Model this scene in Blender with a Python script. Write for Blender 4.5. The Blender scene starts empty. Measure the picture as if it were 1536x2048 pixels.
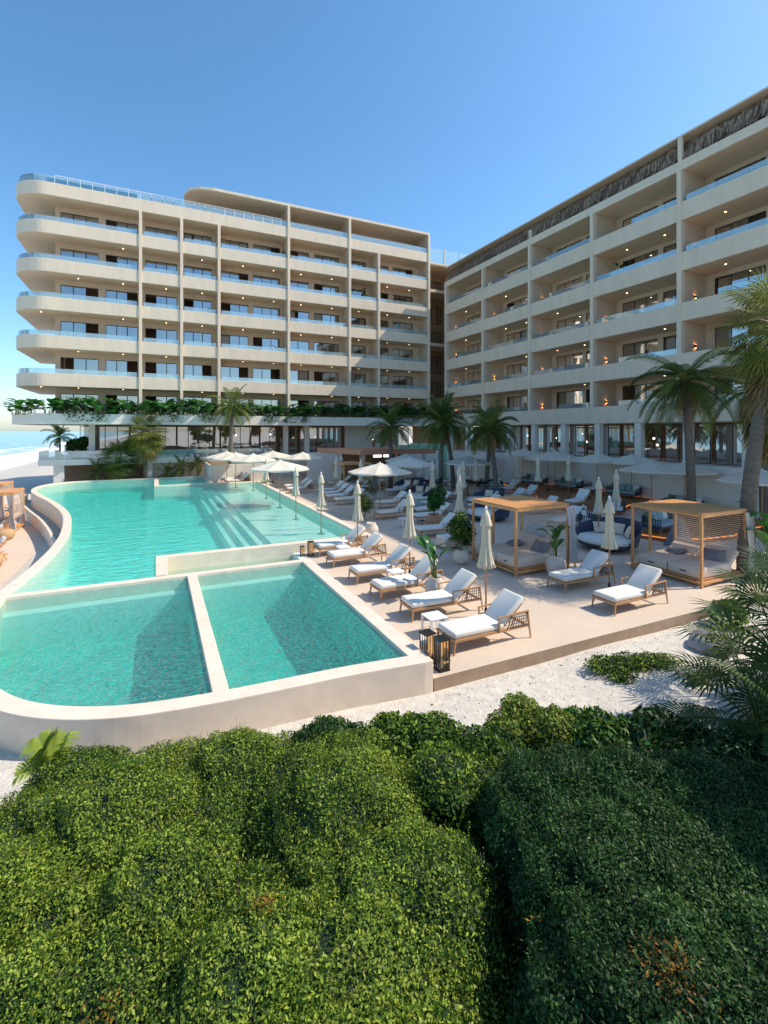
import bpy, math, random
import numpy as np
from mathutils import Vector, Matrix, Euler
R = math.radians
PI = math.pi
# ------------------------------------------------------------------ camera, sky, sun
sc = bpy.context.scene
col = sc.collection
cd = bpy.data.cameras.new('camera'); cam = bpy.data.objects.new('camera', cd); col.objects.link(cam)
cam.location = (0, 0, 4.7); cam.rotation_euler = (R(90), 0, -math.atan2(456, 950))
cd.sensor_fit = 'HORIZONTAL'; cd.sensor_width = 36; cd.lens = 36 * 950 / 1536
cd.shift_y = -162 / 1536
cd.clip_start = 0.1; cd.clip_end = 60000
sc.camera = cam
SUN_AZ, SUN_EL = -20.0, 46.0            # degrees from +X towards -Y
w = bpy.data.worlds.new('World'); sc.world = w; w.use_nodes = True
nt = w.node_tree; bg = nt.nodes['Background']
sky = nt.nodes.new('ShaderNodeTexSky'); sky.sky_type = 'NISHITA'; sky.sun_disc = False
sky.sun_elevation = R(SUN_EL); sky.sun_rotation = R(90 - SUN_AZ)
sky.air_density = 1.0; sky.dust_density = 0.8; sky.ozone_density = 5.0
hs = nt.nodes.new('ShaderNodeHueSaturation'); hs.inputs['Hue'].default_value = .492; hs.inputs['Saturation'].default_value = 1.12; nt.links.new(sky.outputs[0], hs.inputs['Color']); nt.links.new(hs.outputs[0], bg.inputs[0]); bg.inputs[1].default_value = 0.15
sl = bpy.data.lights.new('sun', 'SUN'); sl.energy = 3.7; sl.angle = R(0.5); sl.color = (1, .89, .74)
so = bpy.data.objects.new('sun', sl); col.objects.link(so)
sd = Vector((math.cos(R(SUN_EL)) * math.cos(R(SUN_AZ)), math.cos(R(SUN_EL)) * math.sin(R(SUN_AZ)), math.sin(R(SUN_EL))))
so.rotation_euler = sd.to_track_quat('Z', 'Y').to_euler(); so.location = (30, -20, 40)
vs = sc.view_settings; vs.view_transform = 'Standard'; vs.look = 'None'; vs.gamma = 1; vs.exposure = 0.66
sc.cycles.max_bounces = 10; sc.cycles.transparent_max_bounces = 24; sc.cycles.sample_clamp_indirect = 6
sc.cycles.sample_clamp_direct = 0
sc.cycles.use_denoising = True

# ------------------------------------------------------------------ materials
M = {}
def mat(name, base=(.5, .5, .5), rough=.6, metal=0, noise=0, nscale=4, bump=0, bscale=40, spec=.5, emit=None, es=0, trans=0, stretch=None, base2=None):
    m = bpy.data.materials.new(name); m.use_nodes = True; t = m.node_tree; b = t.nodes['Principled BSDF']
    b.inputs['Base Color'].default_value = (*base, 1); b.inputs['Roughness'].default_value = rough
    b.inputs['Metallic'].default_value = metal; b.inputs['Specular IOR Level'].default_value = spec
    tc = t.nodes.new('ShaderNodeTexCoord'); src = tc.outputs['Object']
    if stretch:
        mp = t.nodes.new('ShaderNodeMapping'); mp.inputs['Scale'].default_value = stretch
        t.links.new(src, mp.inputs[0]); src = mp.outputs[0]
    if noise or base2:
        n = t.nodes.new('ShaderNodeTexNoise'); n.inputs['Scale'].default_value = nscale; n.inputs['Detail'].default_value = 6
        n.inputs['Roughness'].default_value = .65
        r = t.nodes.new('ShaderNodeValToRGB'); t.links.new(src, n.inputs['Vector']); t.links.new(n.outputs[0], r.inputs[0])
        lo = base2 if base2 else tuple(c * (1 - noise) for c in base); hi = tuple(min(1, c * (1 + noise * .6)) for c in base)
        r.color_ramp.elements[0].color = (*lo, 1); r.color_ramp.elements[0].position = .3
        r.color_ramp.elements[1].color = (*hi, 1); r.color_ramp.elements[1].position = .7
        t.links.new(r.outputs[0], b.inputs['Base Color'])
    if bump:
        n2 = t.nodes.new('ShaderNodeTexNoise'); n2.inputs['Scale'].default_value = bscale; n2.inputs['Detail'].default_value = 4
        bp = t.nodes.new('ShaderNodeBump'); bp.inputs['Strength'].default_value = bump; bp.inputs['Distance'].default_value = .02
        t.links.new(src, n2.inputs['Vector']); t.links.new(n2.outputs[0], bp.inputs['Height']); t.links.new(bp.outputs[0], b.inputs['Normal'])
    if emit:
        b.inputs['Emission Color'].default_value = (*emit, 1); b.inputs['Emission Strength'].default_value = es
    if trans:
        tr = t.nodes.new('ShaderNodeBsdfTranslucent'); mx = t.nodes.new('ShaderNodeMixShader'); mx.inputs[0].default_value = trans
        out = t.nodes['Material Output']
        if noise or base2: t.links.new(r.outputs[0], tr.inputs[0])
        else: tr.inputs[0].default_value = (*base, 1)
        t.links.new(b.outputs[0], mx.inputs[1]); t.links.new(tr.outputs[0], mx.inputs[2]); t.links.new(mx.outputs[0], out.inputs[0])
    M[name] = m; return m

mat('facade_plaster', (.73, .60, .455), .85, noise=.09, nscale=1.6, bump=.15, bscale=30, stretch=(1, 1, .22))
mat('facade_wall', (.66, .51, .37), .85, noise=.08, nscale=.7, bump=.15, bscale=30)
mat('ceiling', (.74, .57, .40), .9, noise=.04, nscale=.6)
mat('restaurant_soffit', (.62, .44, .28), .85, noise=.06)
mat('white_plaster', (.74, .68, .60), .8, noise=.06, nscale=1.2, bump=.1)
mat('pool_rim', (.73, .61, .49), .6, noise=.12, nscale=2.2, bump=.08, bscale=60)
mat('deck', (.58, .47, .365), .7, noise=.12, nscale=.5, bump=.1, bscale=50)
mat('deck_edge', (.36, .25, .17), .85, noise=.2, nscale=3, bump=.3, bscale=30)
mat('sand', (.63, .58, .50), .95, base2=(.44, .41, .36), nscale=5.0, bump=1.0, bscale=16)
mat('lower_paving', (.60, .47, .36), .85, noise=.08, nscale=.9)
mat('pool_tile', (.40, .80, .70), .5, noise=.12, nscale=1.2)
mat('shelf_tile', (.70, .84, .74), .5, noise=.08, nscale=1.5)
mat('plunge_tile', (.26, .60, .52), .5, noise=.22, nscale=1.0)
mat('step_line', (.03, .18, .17), .5)
mat('teak', (.46, .24, .11), .5, noise=.25, nscale=3, stretch=(1, 1, 8))
mat('cabana_wood', (.62, .30, .11), .5, noise=.2, nscale=3, stretch=(9, 1, 1))
mat('orange_deck', (.36, .14, .045), .6, noise=.25, nscale=2, stretch=(1, 14, 1))
mat('cushion_white', (.68, .65, .59), .9, noise=.03, bump=.1, bscale=90)
mat('cushion_sand', (.68, .54, .42), .9, noise=.04, bump=.1, bscale=90)
mat('cushion_grey', (.20, .19, .20), .9, noise=.1, bump=.2, bscale=90)
mat('cushion_green', (.09, .14, .07), .9, noise=.1)
mat('cushion_teal', (.26, .33, .34), .9, noise=.1)
mat('rope_dark', (.09, .085, .08), .8, noise=.3, nscale=20)
mat('rope_navy', (.035, .045, .085), .7, noise=.3, nscale=20)
mat('canopy_cloth', (.74, .68, .57), .85, noise=.04, trans=.2)
mat('folded_cloth', (.64, .57, .43), .9, noise=.06, trans=.1)
mat('curtain_cloth', (.75, .74, .74), .9, noise=.04, trans=.35)
mat('room_curtain', (.62, .56, .48), .9, noise=.1, nscale=8, trans=.3, stretch=(6, 6, .2))
mat('drape_tan', (.40, .27, .17), .9, noise=.2, nscale=8, stretch=(6, 6, .2))
mat('black_metal', (.015, .014, .013), .4, spec=.4)
mat('dark_frame', (.035, .03, .028), .4)
mat('steel', (.6, .6, .6), .3, metal=1)
mat('white_metal', (.78, .78, .78), .4)
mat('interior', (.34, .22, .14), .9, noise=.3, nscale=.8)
mat('tower_wall', (.50, .33, .19), .85, noise=.08, nscale=.7)
mat('thatch', (.52, .36, .24), .95, base2=(.20, .13, .085), nscale=7, bump=1, bscale=20, stretch=(1, 3, .5))
mat('thatch_dark', (.16, .105, .07), .95, noise=.3, nscale=4)
mat('thatch_tan', (.40, .29, .20), .95, noise=.3, nscale=4)
mat('roof_dark', (.10, .085, .08), .7)
mat('coral_paint', (.52, .24, .14), .7, noise=.06)
mat('mint_paint', (.30, .58, .42), .7, noise=.05)
mat('clay_pot', (.60, .52, .44), .9, noise=.08, nscale=6, bump=.2)
mat('terracotta', (.42, .20, .10), .9, noise=.15, nscale=6)
mat('basket', (.48, .31, .16), .9, noise=.3, nscale=30, bump=.5)
mat('soil', (.05, .035, .025), .95)
mat('trunk', (.20, .165, .13), .95, base2=(.09, .075, .06), nscale=5, bump=.8, bscale=14, stretch=(1, 1, 5))
mat('stem_green', (.12, .16, .05), .6)
mat('warm_glow', (1, .8, .5), emit=(1, .62, .28), es=20)
mat('soft_lamp', (1, .8, .6), emit=(1, .72, .42), es=5)
mat('bright_panel', (.9, .9, .88), emit=(1, .97, .92), es=1.0)  # white bar panels, kept bright by a weak emission
mat('sconce_glow', (1, .6, .3), emit=(1, .38, .12), es=20)
mat('led_orange', (1, .4, .1), emit=(1, .30, .06), es=.55)
mat('candle', (.9, .85, .7), .5)
mat('stone', (.36, .34, .33), .9, noise=.2, nscale=3, bump=.5, bscale=8)
mat('coconut', (.22, .10, .05), .9, noise=.3, nscale=8, bump=.5)
mat('flower_red', (.45, .06, .03), .6)
def leafmat(name, c, rough=.5, trans=.3, var=.35):
    return mat(name, c, rough, noise=var, nscale=2.4, trans=trans, spec=.22)
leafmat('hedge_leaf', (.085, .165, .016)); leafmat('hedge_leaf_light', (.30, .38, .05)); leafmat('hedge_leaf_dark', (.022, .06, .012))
leafmat('hedge_shade', (.032, .09, .02)); leafmat('hedge_shade_light', (.085, .17, .04)); leafmat('hedge_shade_dark', (.014, .045, .012))  # shade put into the greens of the right hedge and nearby plants
leafmat('dry_leaf', (.32, .17, .03)); leafmat('lime_leaf', (.25, .34, .05))
leafmat('palm_leaf', (.07, .12, .024)); leafmat('palm_leaf_light', (.17, .20, .04)); leafmat('palm_dead', (.30, .19, .08)); leafmat('palm_yellow', (.24, .25, .05))
leafmat('big_leaf', (.035, .13, .03), .3, .25); leafmat('big_leaf_light', (.08, .24, .05), .3, .35)
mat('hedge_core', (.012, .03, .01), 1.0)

def glassmat(name, tint, gloss, diff=None, dfac=0, rough=.02, tfres=True):
    m = bpy.data.materials.new(name); m.use_nodes = True; t = m.node_tree; t.nodes.clear()
    out = t.nodes.new('ShaderNodeOutputMaterial'); tr = t.nodes.new('ShaderNodeBsdfTransparent'); gl = t.nodes.new('ShaderNodeBsdfGlossy')
    tr.inputs[0].default_value = (*tint, 1); gl.inputs['Roughness'].default_value = rough; gl.inputs[0].default_value = (1, 1, 1, 1)
    mx = t.nodes.new('ShaderNodeMixShader'); fr = t.nodes.new('ShaderNodeFresnel'); fr.inputs[0].default_value = 1.5
    ad = t.nodes.new('ShaderNodeMath'); ad.operation = 'ADD'; ad.use_clamp = True; ad.inputs[1].default_value = gloss
    t.links.new(fr.outputs[0], ad.inputs[0]); t.links.new(ad.outputs[0], mx.inputs[0])
    last = tr.outputs[0]
    if diff:
        df = t.nodes.new('ShaderNodeBsdfDiffuse'); df.inputs[0].default_value = (*diff, 1); m2 = t.nodes.new('ShaderNodeMixShader'); m2.inputs[0].default_value = dfac
        t.links.new(last, m2.inputs[1]); t.links.new(df.outputs[0], m2.inputs[2]); last = m2.outputs[0]
    t.links.new(last, mx.inputs[1]); t.links.new(gl.outputs[0], mx.inputs[2]); t.links.new(mx.outputs[0], out.inputs[0])
    M[name] = m
glassmat('window_glass', (.72, .76, .78), .34)
glassmat('railing_glass', (.74, .88, .90), .12, (.74, .90, .92), .26)
glassmat('lantern_glass', (.95, .82, .62), .0)

def watermat(name, absorb, dens, waves, strength, ior=1.33, rough=.03, body=(.2, .6, .55), bf=.3):
    m = bpy.data.materials.new(name); m.use_nodes = True; t = m.node_tree; t.nodes.clear(); N = t.nodes.new; L = t.links.new
    out = N('ShaderNodeOutputMaterial'); tr = N('ShaderNodeBsdfTransparent'); gl = N('ShaderNodeBsdfGlossy'); gl.inputs['Roughness'].default_value = rough
    fr = N('ShaderNodeFresnel'); fr.inputs[0].default_value = ior; mx = N('ShaderNodeMixShader')
    tc = N('ShaderNodeTexCoord'); h = None
    for (s, a, sx, sy, rz) in waves:
        mp = N('ShaderNodeMapping'); mp.inputs['Scale'].default_value = (sx, sy, 1); mp.inputs['Rotation'].default_value = (0, 0, R(rz))
        n = N('ShaderNodeTexNoise'); n.inputs['Scale'].default_value = s; n.inputs['Detail'].default_value = 3; n.inputs['Distortion'].default_value = .6
        L(tc.outputs['Object'], mp.inputs[0]); L(mp.outputs[0], n.inputs['Vector'])
        mu = N('ShaderNodeMath'); mu.operation = 'MULTIPLY'; mu.inputs[1].default_value = a; L(n.outputs[0], mu.inputs[0])
        if h is None: h = mu.outputs[0]
        else:
            ad = N('ShaderNodeMath'); ad.operation = 'ADD'; L(h, ad.inputs[0]); L(mu.outputs[0], ad.inputs[1]); h = ad.outputs[0]
    bp = N('ShaderNodeBump'); bp.inputs['Strength'].default_value = strength; bp.inputs['Distance'].default_value = 1.0; L(h, bp.inputs['Height'])
    L(bp.outputs[0], gl.inputs['Normal']); L(bp.outputs[0], fr.inputs['Normal'])
    ge = N('ShaderNodeNewGeometry'); sx = N('ShaderNodeSeparateXYZ'); L(ge.outputs['Normal'], sx.inputs[0])
    gt = N('ShaderNodeMath'); gt.operation = 'GREATER_THAN'; gt.inputs[1].default_value = .9; L(sx.outputs[2], gt.inputs[0])
    mm = N('ShaderNodeMath'); mm.operation = 'MULTIPLY'; L(gt.outputs[0], mm.inputs[0]); L(fr.outputs[0], mm.inputs[1])
    df = N('ShaderNodeBsdfDiffuse'); df.inputs[0].default_value = (*body, 1); L(bp.outputs[0], df.inputs['Normal'])
    m2 = N('ShaderNodeMixShader'); mb = N('ShaderNodeMath'); mb.operation = 'MULTIPLY'; mb.inputs[1].default_value = bf; L(gt.outputs[0], mb.inputs[0]); L(mb.outputs[0], m2.inputs[0])
    L(tr.outputs[0], m2.inputs[1]); L(df.outputs[0], m2.inputs[2])
    L(mm.outputs[0], mx.inputs[0]); L(m2.outputs[0], mx.inputs[1]); L(gl.outputs[0], mx.inputs[2]); L(mx.outputs[0], out.inputs['Surface'])
    va = N('ShaderNodeVolumeAbsorption'); va.inputs['Color'].default_value = (*absorb, 1); va.inputs['Density'].default_value = dens
    L(va.outputs[0], out.inputs['Volume'])
    M[name] = m
watermat('pool_water', (.28, .95, .93), .30, [(1.4, .16, 1, 2.2, 10), (5, .05, 1, 1.8, -20), (20, .012, 1, 1, 0)], .6, body=(.07, .52, .45), bf=.45)
watermat('plunge_water', (.14, .86, .86), .55, [(.9, .3, 1, 1.6, 25), (4.5, .42, 1, 1, 0), (11, .34, 1, 1, 40)], 1.0, rough=.05, body=(.05, .48, .39), bf=.5, ior=1.42)
watermat('basin_water', (.35, .8, .62), .8, [(5, .03, 1, 1, 0)], .5, body=(.2, .4, .3), bf=.25)

# sea
def seamat():
    m = mat('sea', (.10, .34, .40), .12, bump=0)
    t = m.node_tree; b = t.nodes['Principled BSDF']; N = t.nodes.new; L = t.links.new
    tc = N('ShaderNodeTexCoord'); sp = N('ShaderNodeSeparateXYZ'); L(tc.outputs['Object'], sp.inputs[0])
    mp = N('ShaderNodeMapping'); mp.inputs['Scale'].default_value = (.09, .012, 1); L(tc.outputs['Object'], mp.inputs[0])
    n = N('ShaderNodeTexNoise'); n.inputs['Scale'].default_value = 1; n.inputs['Detail'].default_value = 8; L(mp.outputs[0], n.inputs['Vector'])
    mr = N('ShaderNodeMapRange'); mr.inputs[1].default_value = -75; mr.inputs[2].default_value = -24; L(sp.outputs[0], mr.inputs[0])
    ad = N('ShaderNodeMath'); ad.operation = 'ADD'; L(n.outputs[0], ad.inputs[0]); mu = N('ShaderNodeMath'); mu.operation = 'MULTIPLY'; mu.inputs[1].default_value = .45
    L(mr.outputs[0], mu.inputs[0]); L(mu.outputs[0], ad.inputs[1])
    r = N('ShaderNodeValToRGB'); r.color_ramp.elements[0].position = .62; r.color_ramp.elements[1].position = .78
    r.color_ramp.elements[0].color = (.12, .36, .42, 1); r.color_ramp.elements[1].color = (.78, .80, .80, 1); L(ad.outputs[0], r.inputs[0])
    L(r.outputs[0], b.inputs['Base Color'])
    rr = N('ShaderNodeMapRange'); rr.inputs[1].default_value = .62; rr.inputs[2].default_value = .78; rr.inputs[3].default_value = .15; rr.inputs[4].default_value = .8
    L(ad.outputs[0], rr.inputs[0]); L(rr.outputs[0], b.inputs['Roughness'])
    n2 = N('ShaderNodeTexNoise'); n2.inputs['Scale'].default_value = .8; n2.inputs['Detail'].default_value = 5; L(tc.outputs['Object'], n2.inputs['Vector'])
    bp = N('ShaderNodeBump'); bp.inputs['Strength'].default_value = .5; bp.inputs['Distance'].default_value = .5; L(n2.outputs[0], bp.inputs['Height']); L(bp.outputs[0], b.inputs['Normal'])
seamat()

# ------------------------------------------------------------------ mesh builder
class MB:
    def __init__(s): s.v = []; s.f = []; s.m = []
    def add(s, vs, fs, mi=0):
        o = len(s.v); s.v += [tuple(p) for p in vs]; s.f += [tuple(o + i for i in f) for f in fs]; s.m += [mi] * len(fs); return s
    def box(s, x0, x1, y0, y1, z0, z1, mi=0):
        return s.add([(x0, y0, z0), (x1, y0, z0), (x1, y1, z0), (x0, y1, z0), (x0, y0, z1), (x1, y0, z1), (x1, y1, z1), (x0, y1, z1)],
                     [(0, 3, 2, 1), (4, 5, 6, 7), (0, 1, 5, 4), (1, 2, 6, 5), (2, 3, 7, 6), (3, 0, 4, 7)], mi)
    def bar(s, a, b, wx, wy=None, up=(0, 0, 1), t=1.0, mi=0):
        a = Vector(a); b = Vector(b); wy = wy or wx; d = (b - a).normalized(); u = Vector(up)
        if abs(d.dot(u)) > .95: u = Vector((0, 1, 0))
        x = d.cross(u).normalized(); y = x.cross(d).normalized(); P = []
        for p, k in ((a, 1.0), (b, t)):
            for i, j in ((-1, -1), (1, -1), (1, 1), (-1, 1)): P.append(p + x * i * wx * .5 * k + y * j * wy * .5 * k)
        return s.add(P, [(0, 1, 2, 3), (7, 6, 5, 4), (0, 4, 5, 1), (1, 5, 6, 2), (2, 6, 7, 3), (3, 7, 4, 0)], mi)
    def tube(s, pts, rs, n=8, mi=0, cap=True):
        pts = [Vector(p) for p in pts]
        if not hasattr(rs, '__len__'): rs = [rs] * len(pts)
        P = []; F = []
        for i, p in enumerate(pts):
            d = (pts[min(i + 1, len(pts) - 1)] - pts[max(i - 1, 0)]).normalized()
            u = Vector((0, 0, 1)) if abs(d.z) < .9 else Vector((1, 0, 0))
            x = d.cross(u).normalized(); y = d.cross(x).normalized()
            for k in range(n):
                a = 2 * PI * k / n; P.append(p + x * math.cos(a) * rs[i] + y * math.sin(a) * rs[i])
        for i in range(len(pts) - 1):
            for k in range(n):
                a = i * n + k; b = i * n + (k + 1) % n; F.append((a, b, b + n, a + n))
        if cap: F.append(tuple(range(n - 1, -1, -1))); F.append(tuple((len(pts) - 1) * n + k for k in range(n)))
        return s.add(P, F, mi)
    def lathe(s, prof, n=20, c=(0, 0, 0), fold=None, mi=0):
        P = []; F = []
        for i, (r, z) in enumerate(prof):
            for k in range(n):
                a = 2 * PI * k / n; rr = r * (1 + (fold(a, i) if fold else 0)); P.append((c[0] + rr * math.cos(a), c[1] + rr * math.sin(a), c[2] + z))
        for i in range(len(prof) - 1):
            for k in range(n):
                a = i * n + k; b = i * n + (k + 1) % n; F.append((a, b, b + n, a + n))
        if prof[0][0] > 1e-4: F.append(tuple(range(n - 1, -1, -1)))
        if prof[-1][0] > 1e-4: F.append(tuple((len(prof) - 1) * n + k for k in range(n)))
        return s.add(P, F, mi)
    def prism(s, poly, z0, z1, mi=0):
        A = sum(poly[i][0] * poly[(i + 1) % len(poly)][1] - poly[(i + 1) % len(poly)][0] * poly[i][1] for i in range(len(poly)))
        if A < 0: poly = poly[::-1]
        n = len(poly); P = [(x, y, z0) for x, y in poly] + [(x, y, z1) for x, y in poly]
        F = [tuple(range(n - 1, -1, -1)), tuple(range(n, 2 * n))] + [(i, (i + 1) % n, (i + 1) % n + n, i + n) for i in range(n)]
        return s.add(P, F, mi)
    def wall(s, path, w, z0, z1, closed=False, mi=0):          # a strip of wall of thickness w along a path
        n = len(path); L = []; Rr = []
        for i in range(n):
            p = Vector(path[i]); a = Vector(path[i - 1]) if (closed or i > 0) else None; b = Vector(path[(i + 1) % n]) if (closed or i < n - 1) else None
            d1 = (p - a).normalized() if a is not None else None; d2 = (b - p).normalized() if b is not None else None
            if d1 is None: d1 = d2
            if d2 is None: d2 = d1
            n1 = Vector((-d1.y, d1.x)); n2 = Vector((-d2.y, d2.x)); m = (n1 + n2).normalized(); k = 1 / max(.4, m.dot(n1))
            L.append(p + m * k * w / 2); Rr.append(p - m * k * w / 2)
        P = [(q.x, q.y, z) for z in (z0, z1) for q in L] + [(q.x, q.y, z) for z in (z0, z1) for q in Rr]
        F = []
        for i in range(n if closed else n - 1):
            j = (i + 1) % n
            F += [(i, i + n, j + n, j), (2 * n + i, 2 * n + j, 3 * n + j, 3 * n + i), (n + i, 3 * n + i, 3 * n + j, n + j), (i, j, 2 * n + j, 2 * n + i)]
        if not closed: F += [(0, 2 * n, 3 * n, n), (n - 1, 2 * n - 1, 4 * n - 1, 3 * n - 1)]
        return s.add(P, F, mi)
    def rbox(s, c, size, r, rot=None, k=3, mi=0):              # cushion: box with rounded edges
        hx, hy, hz = (q / 2 - r for q in size); P = []; F = []; rows = []
        ph = [-90 + 90 * i / k for i in range(k + 1)] + [90 * i / k for i in range(k + 1)]
        th = [(q, q * 90 + 90 * i / k) for q in range(4) for i in range(k + 1)]; n = len(th)
        sg = ((1, 1), (-1, 1), (-1, -1), (1, -1)); Rm = rot or Matrix.Identity(3); c = Vector(c)
        for i, p in enumerate(ph):
            sz = -1 if i <= k else 1
            for q, a in th:
                cp = math.cos(R(p)); v = Vector((sg[q][0] * hx + r * cp * math.cos(R(a)), sg[q][1] * hy + r * cp * math.sin(R(a)), sz * hz + r * math.sin(R(p))))
                P.append(c + Rm @ v)
        for i in range(len(ph) - 1):
            for j in range(n):
                a = i * n + j; b = i * n + (j + 1) % n; F.append((a, b, b + n, a + n))
        F.append(tuple((k + 1) * q for q in (3, 2, 1, 0))); o = (len(ph) - 1) * n; F.append(tuple(o + (k + 1) * q for q in range(4)))
        return s.add(P, F, mi)
    def pillow(s, c, lx, ly, t, rot=None, n=8, mi=0):
        Rm = rot or Matrix.Identity(3); c = Vector(c); P = []; F = []
        for sgn in (1, -1):
            for i in range(n + 1):
                for j in range(n + 1):
                    u = -1 + 2 * i / n; v = -1 + 2 * j / n; e = math.sqrt(max(0, (1 - u ** 4) * (1 - v ** 4)))
                    k = 1 - .06 * (1 - abs(u) ** 2) * abs(v) - .0
                    P.append(c + Rm @ Vector((u * lx / 2 * (1 - .07 * (1 - v * v)), v * ly / 2 * (1 - .07 * (1 - u * u)), sgn * t / 2 * e)))
        m = n + 1
        for i in range(n):
            for j in range(n):
                a = i * m + j; F.append((a, a + m, a + m + 1, a + 1)); b = a + m * m; F.append((b, b + 1, b + m + 1, b + m))
        return s.add(P, F, mi)
    def build(s, name, mats, parent=None, smooth=False, bevel=0):
        me = bpy.data.meshes.new(name)
        me.from_pydata([tuple(v) for v in s.v], [], s.f)
        if not isinstance(mats, (list, tuple)): mats = [mats]
        for x in mats: me.materials.append(M[x])
        if len(mats) > 1: me.polygons.foreach_set('material_index', s.m)
        me.polygons.foreach_set('use_smooth', [bool(smooth)] * len(me.polygons))
        me.update()
        o = bpy.data.objects.new(name, me); col.objects.link(o)
        if parent: o.parent = parent
        if bevel:
            b = o.modifiers.new('bevel', 'BEVEL'); b.width = bevel; b.segments = 2; b.limit_method = 'ANGLE'
        return o
def tag(o, label=None, cat=None, group=None, kind=None):
    if label: o['label'] = label
    if cat: o['category'] = cat
    if group: o['group'] = group
    if kind: o['kind'] = kind
    return o
def thing(name, label, cat, loc=(0, 0, 0), rz=0, group=None):
    o = bpy.data.objects.new(name, None); o.empty_display_size = .3; col.objects.link(o)
    o.location = loc; o.rotation_euler.z = R(rz); return tag(o, label, cat, group)
def kids(o): return CH.get(o.name) or [c for c in o.children]
CH = {}
def copy_tree(o, parent=None):
    c = o.copy(); col.objects.link(c); c.parent = parent
    for ch in list(o.children): copy_tree(ch, c)
    return c
def place(proto, used, loc, rz, label, group, sc_=1.0):
    o = proto if not used else copy_tree(proto)
    o.location = loc; o.rotation_euler.z = R(rz); o['label'] = label; o['group'] = group
    if sc_ != 1: o.scale = (sc_,) * 3
    return o
def rotm(x=0, y=0, z=0): return Euler((R(x), R(y), R(z))).to_matrix()
CS, SN = 0.901523, 0.432731
def rt(r, t): return (r * CS + t * SN, -r * SN + t * CS)       # metres right of / ahead of the viewpoint -> plan
def arr_mesh(name, V, F, mats, mi=None, parent=None, smooth=False):  # V (n,4,3) quads
    me = bpy.data.meshes.new(name); n = len(V)
    me.vertices.add(n * 4); me.vertices.foreach_set('co', V.reshape(-1).astype(np.float32))
    me.loops.add(n * 4); me.loops.foreach_set('vertex_index', np.arange(n * 4, dtype=np.int32))
    me.polygons.add(n); me.polygons.foreach_set('loop_start', np.arange(0, n * 4, 4, dtype=np.int32))
    for x in mats: me.materials.append(M[x])
    if mi is not None: me.polygons.foreach_set('material_index', mi.astype(np.int32))
    me.update(calc_edges=True); me.validate()
    o = bpy.data.objects.new(name, me); col.objects.link(o)
    if parent: o.parent = parent
    return o
# ------------------------------------------------------------------ outlines
FRONT = [(4.575, 7.9), (3.15, 8.08), (2.23, 8.12), (1.08, 8.18), (.27, 8.27), (-.43, 8.4), (-1.11, 8.66), (-1.74, 9.05), (-2.3, 9.6), (-2.85, 10.5), (-3.3, 11.8), (-3.62, 13.5), (-3.74, 15.7)]
LEFT = [(-3.74, 15.7), (-3.5, 17.9), (-3.38, 20.3), (-3.4, 22.6), (-3.55, 24.8), (-4.0, 28.4), (-4.45, 30.6), (-5.1, 33.0), (-5.95, 35.8), (-6.95, 38.6), (-7.75, 41.0), (-8.2, 43.0), (-8.35, 45.0), (-8.0, 46.8), (-7.2, 48.0), (-6, 48.6), (-3.5, 48.8), (0, 48.8)]
def smooth_path(p, it=2):
    for _ in range(it):
        q = [p[0]]
        for a, b in zip(p[:-1], p[1:]):
            q += [(a[0] * .75 + b[0] * .25, a[1] * .75 + b[1] * .25), (a[0] * .25 + b[0] * .75, a[1] * .25 + b[1] * .75)]
        p = q + [p[-1]]
    return p
FRONTS = smooth_path(FRONT); LEFTS = smooth_path(LEFT)
MAIN = LEFTS + [(0, 41.9), (4.2, 41.9), (8.0, 41.9), (8.0, 18.2), (.16, 18.2), (.16, 15.7)]
HOLE = FRONTS + LEFTS[1:] + [(4.2, 48.8), (4.2, 41.9), (8.0, 41.9), (8.0, 18.2), (4.575, 18.2)]
def pip(x, y, poly):
    n = len(poly); ins = np.zeros(x.shape, bool); j = n - 1
    for i in range(n):
        xi, yi = poly[i]; xj, yj = poly[j]
        c = ((yi > y) != (yj > y)) & (x < (xj - xi) * (y - yi) / (yj - yi + 1e-12) + xi); ins ^= c; j = i
    return ins
# ------------------------------------------------------------------ terrain
def sstep(a, b, x): t = np.clip((x - a) / (b - a), 0, 1); return t * t * (3 - 2 * t)
def ground_z(X, Y):
    z = -.25 - .6 * sstep(-2.2, -5.5, X) * sstep(9, 14, Y) - 1.6 * sstep(-13, -27, X) - 6 * sstep(-27, -90, X)
    z = z + .05 * np.sin(X * 1.3 + Y * .7) * np.sin(Y * 1.1 - X * .4) * sstep(8.2, 7.0, Y)
    return z
gx = np.concatenate([[-30000, -6000, -1500, -500, -200, -100, -60, -45, -36, -30, -26, -22, -18, -15], np.arange(-12, 20.01, .2), [22, 26, 30, 40, 60, 100, 300, 1500, 8000, 30000]])
gy = np.concatenate([[-8000, -1500, -300, -100, -50, -25, -12], np.arange(-6, 50.01, .2), [53, 57, 62, 70, 85, 110, 150, 220, 400, 1000, 4000, 30000]])
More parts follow.
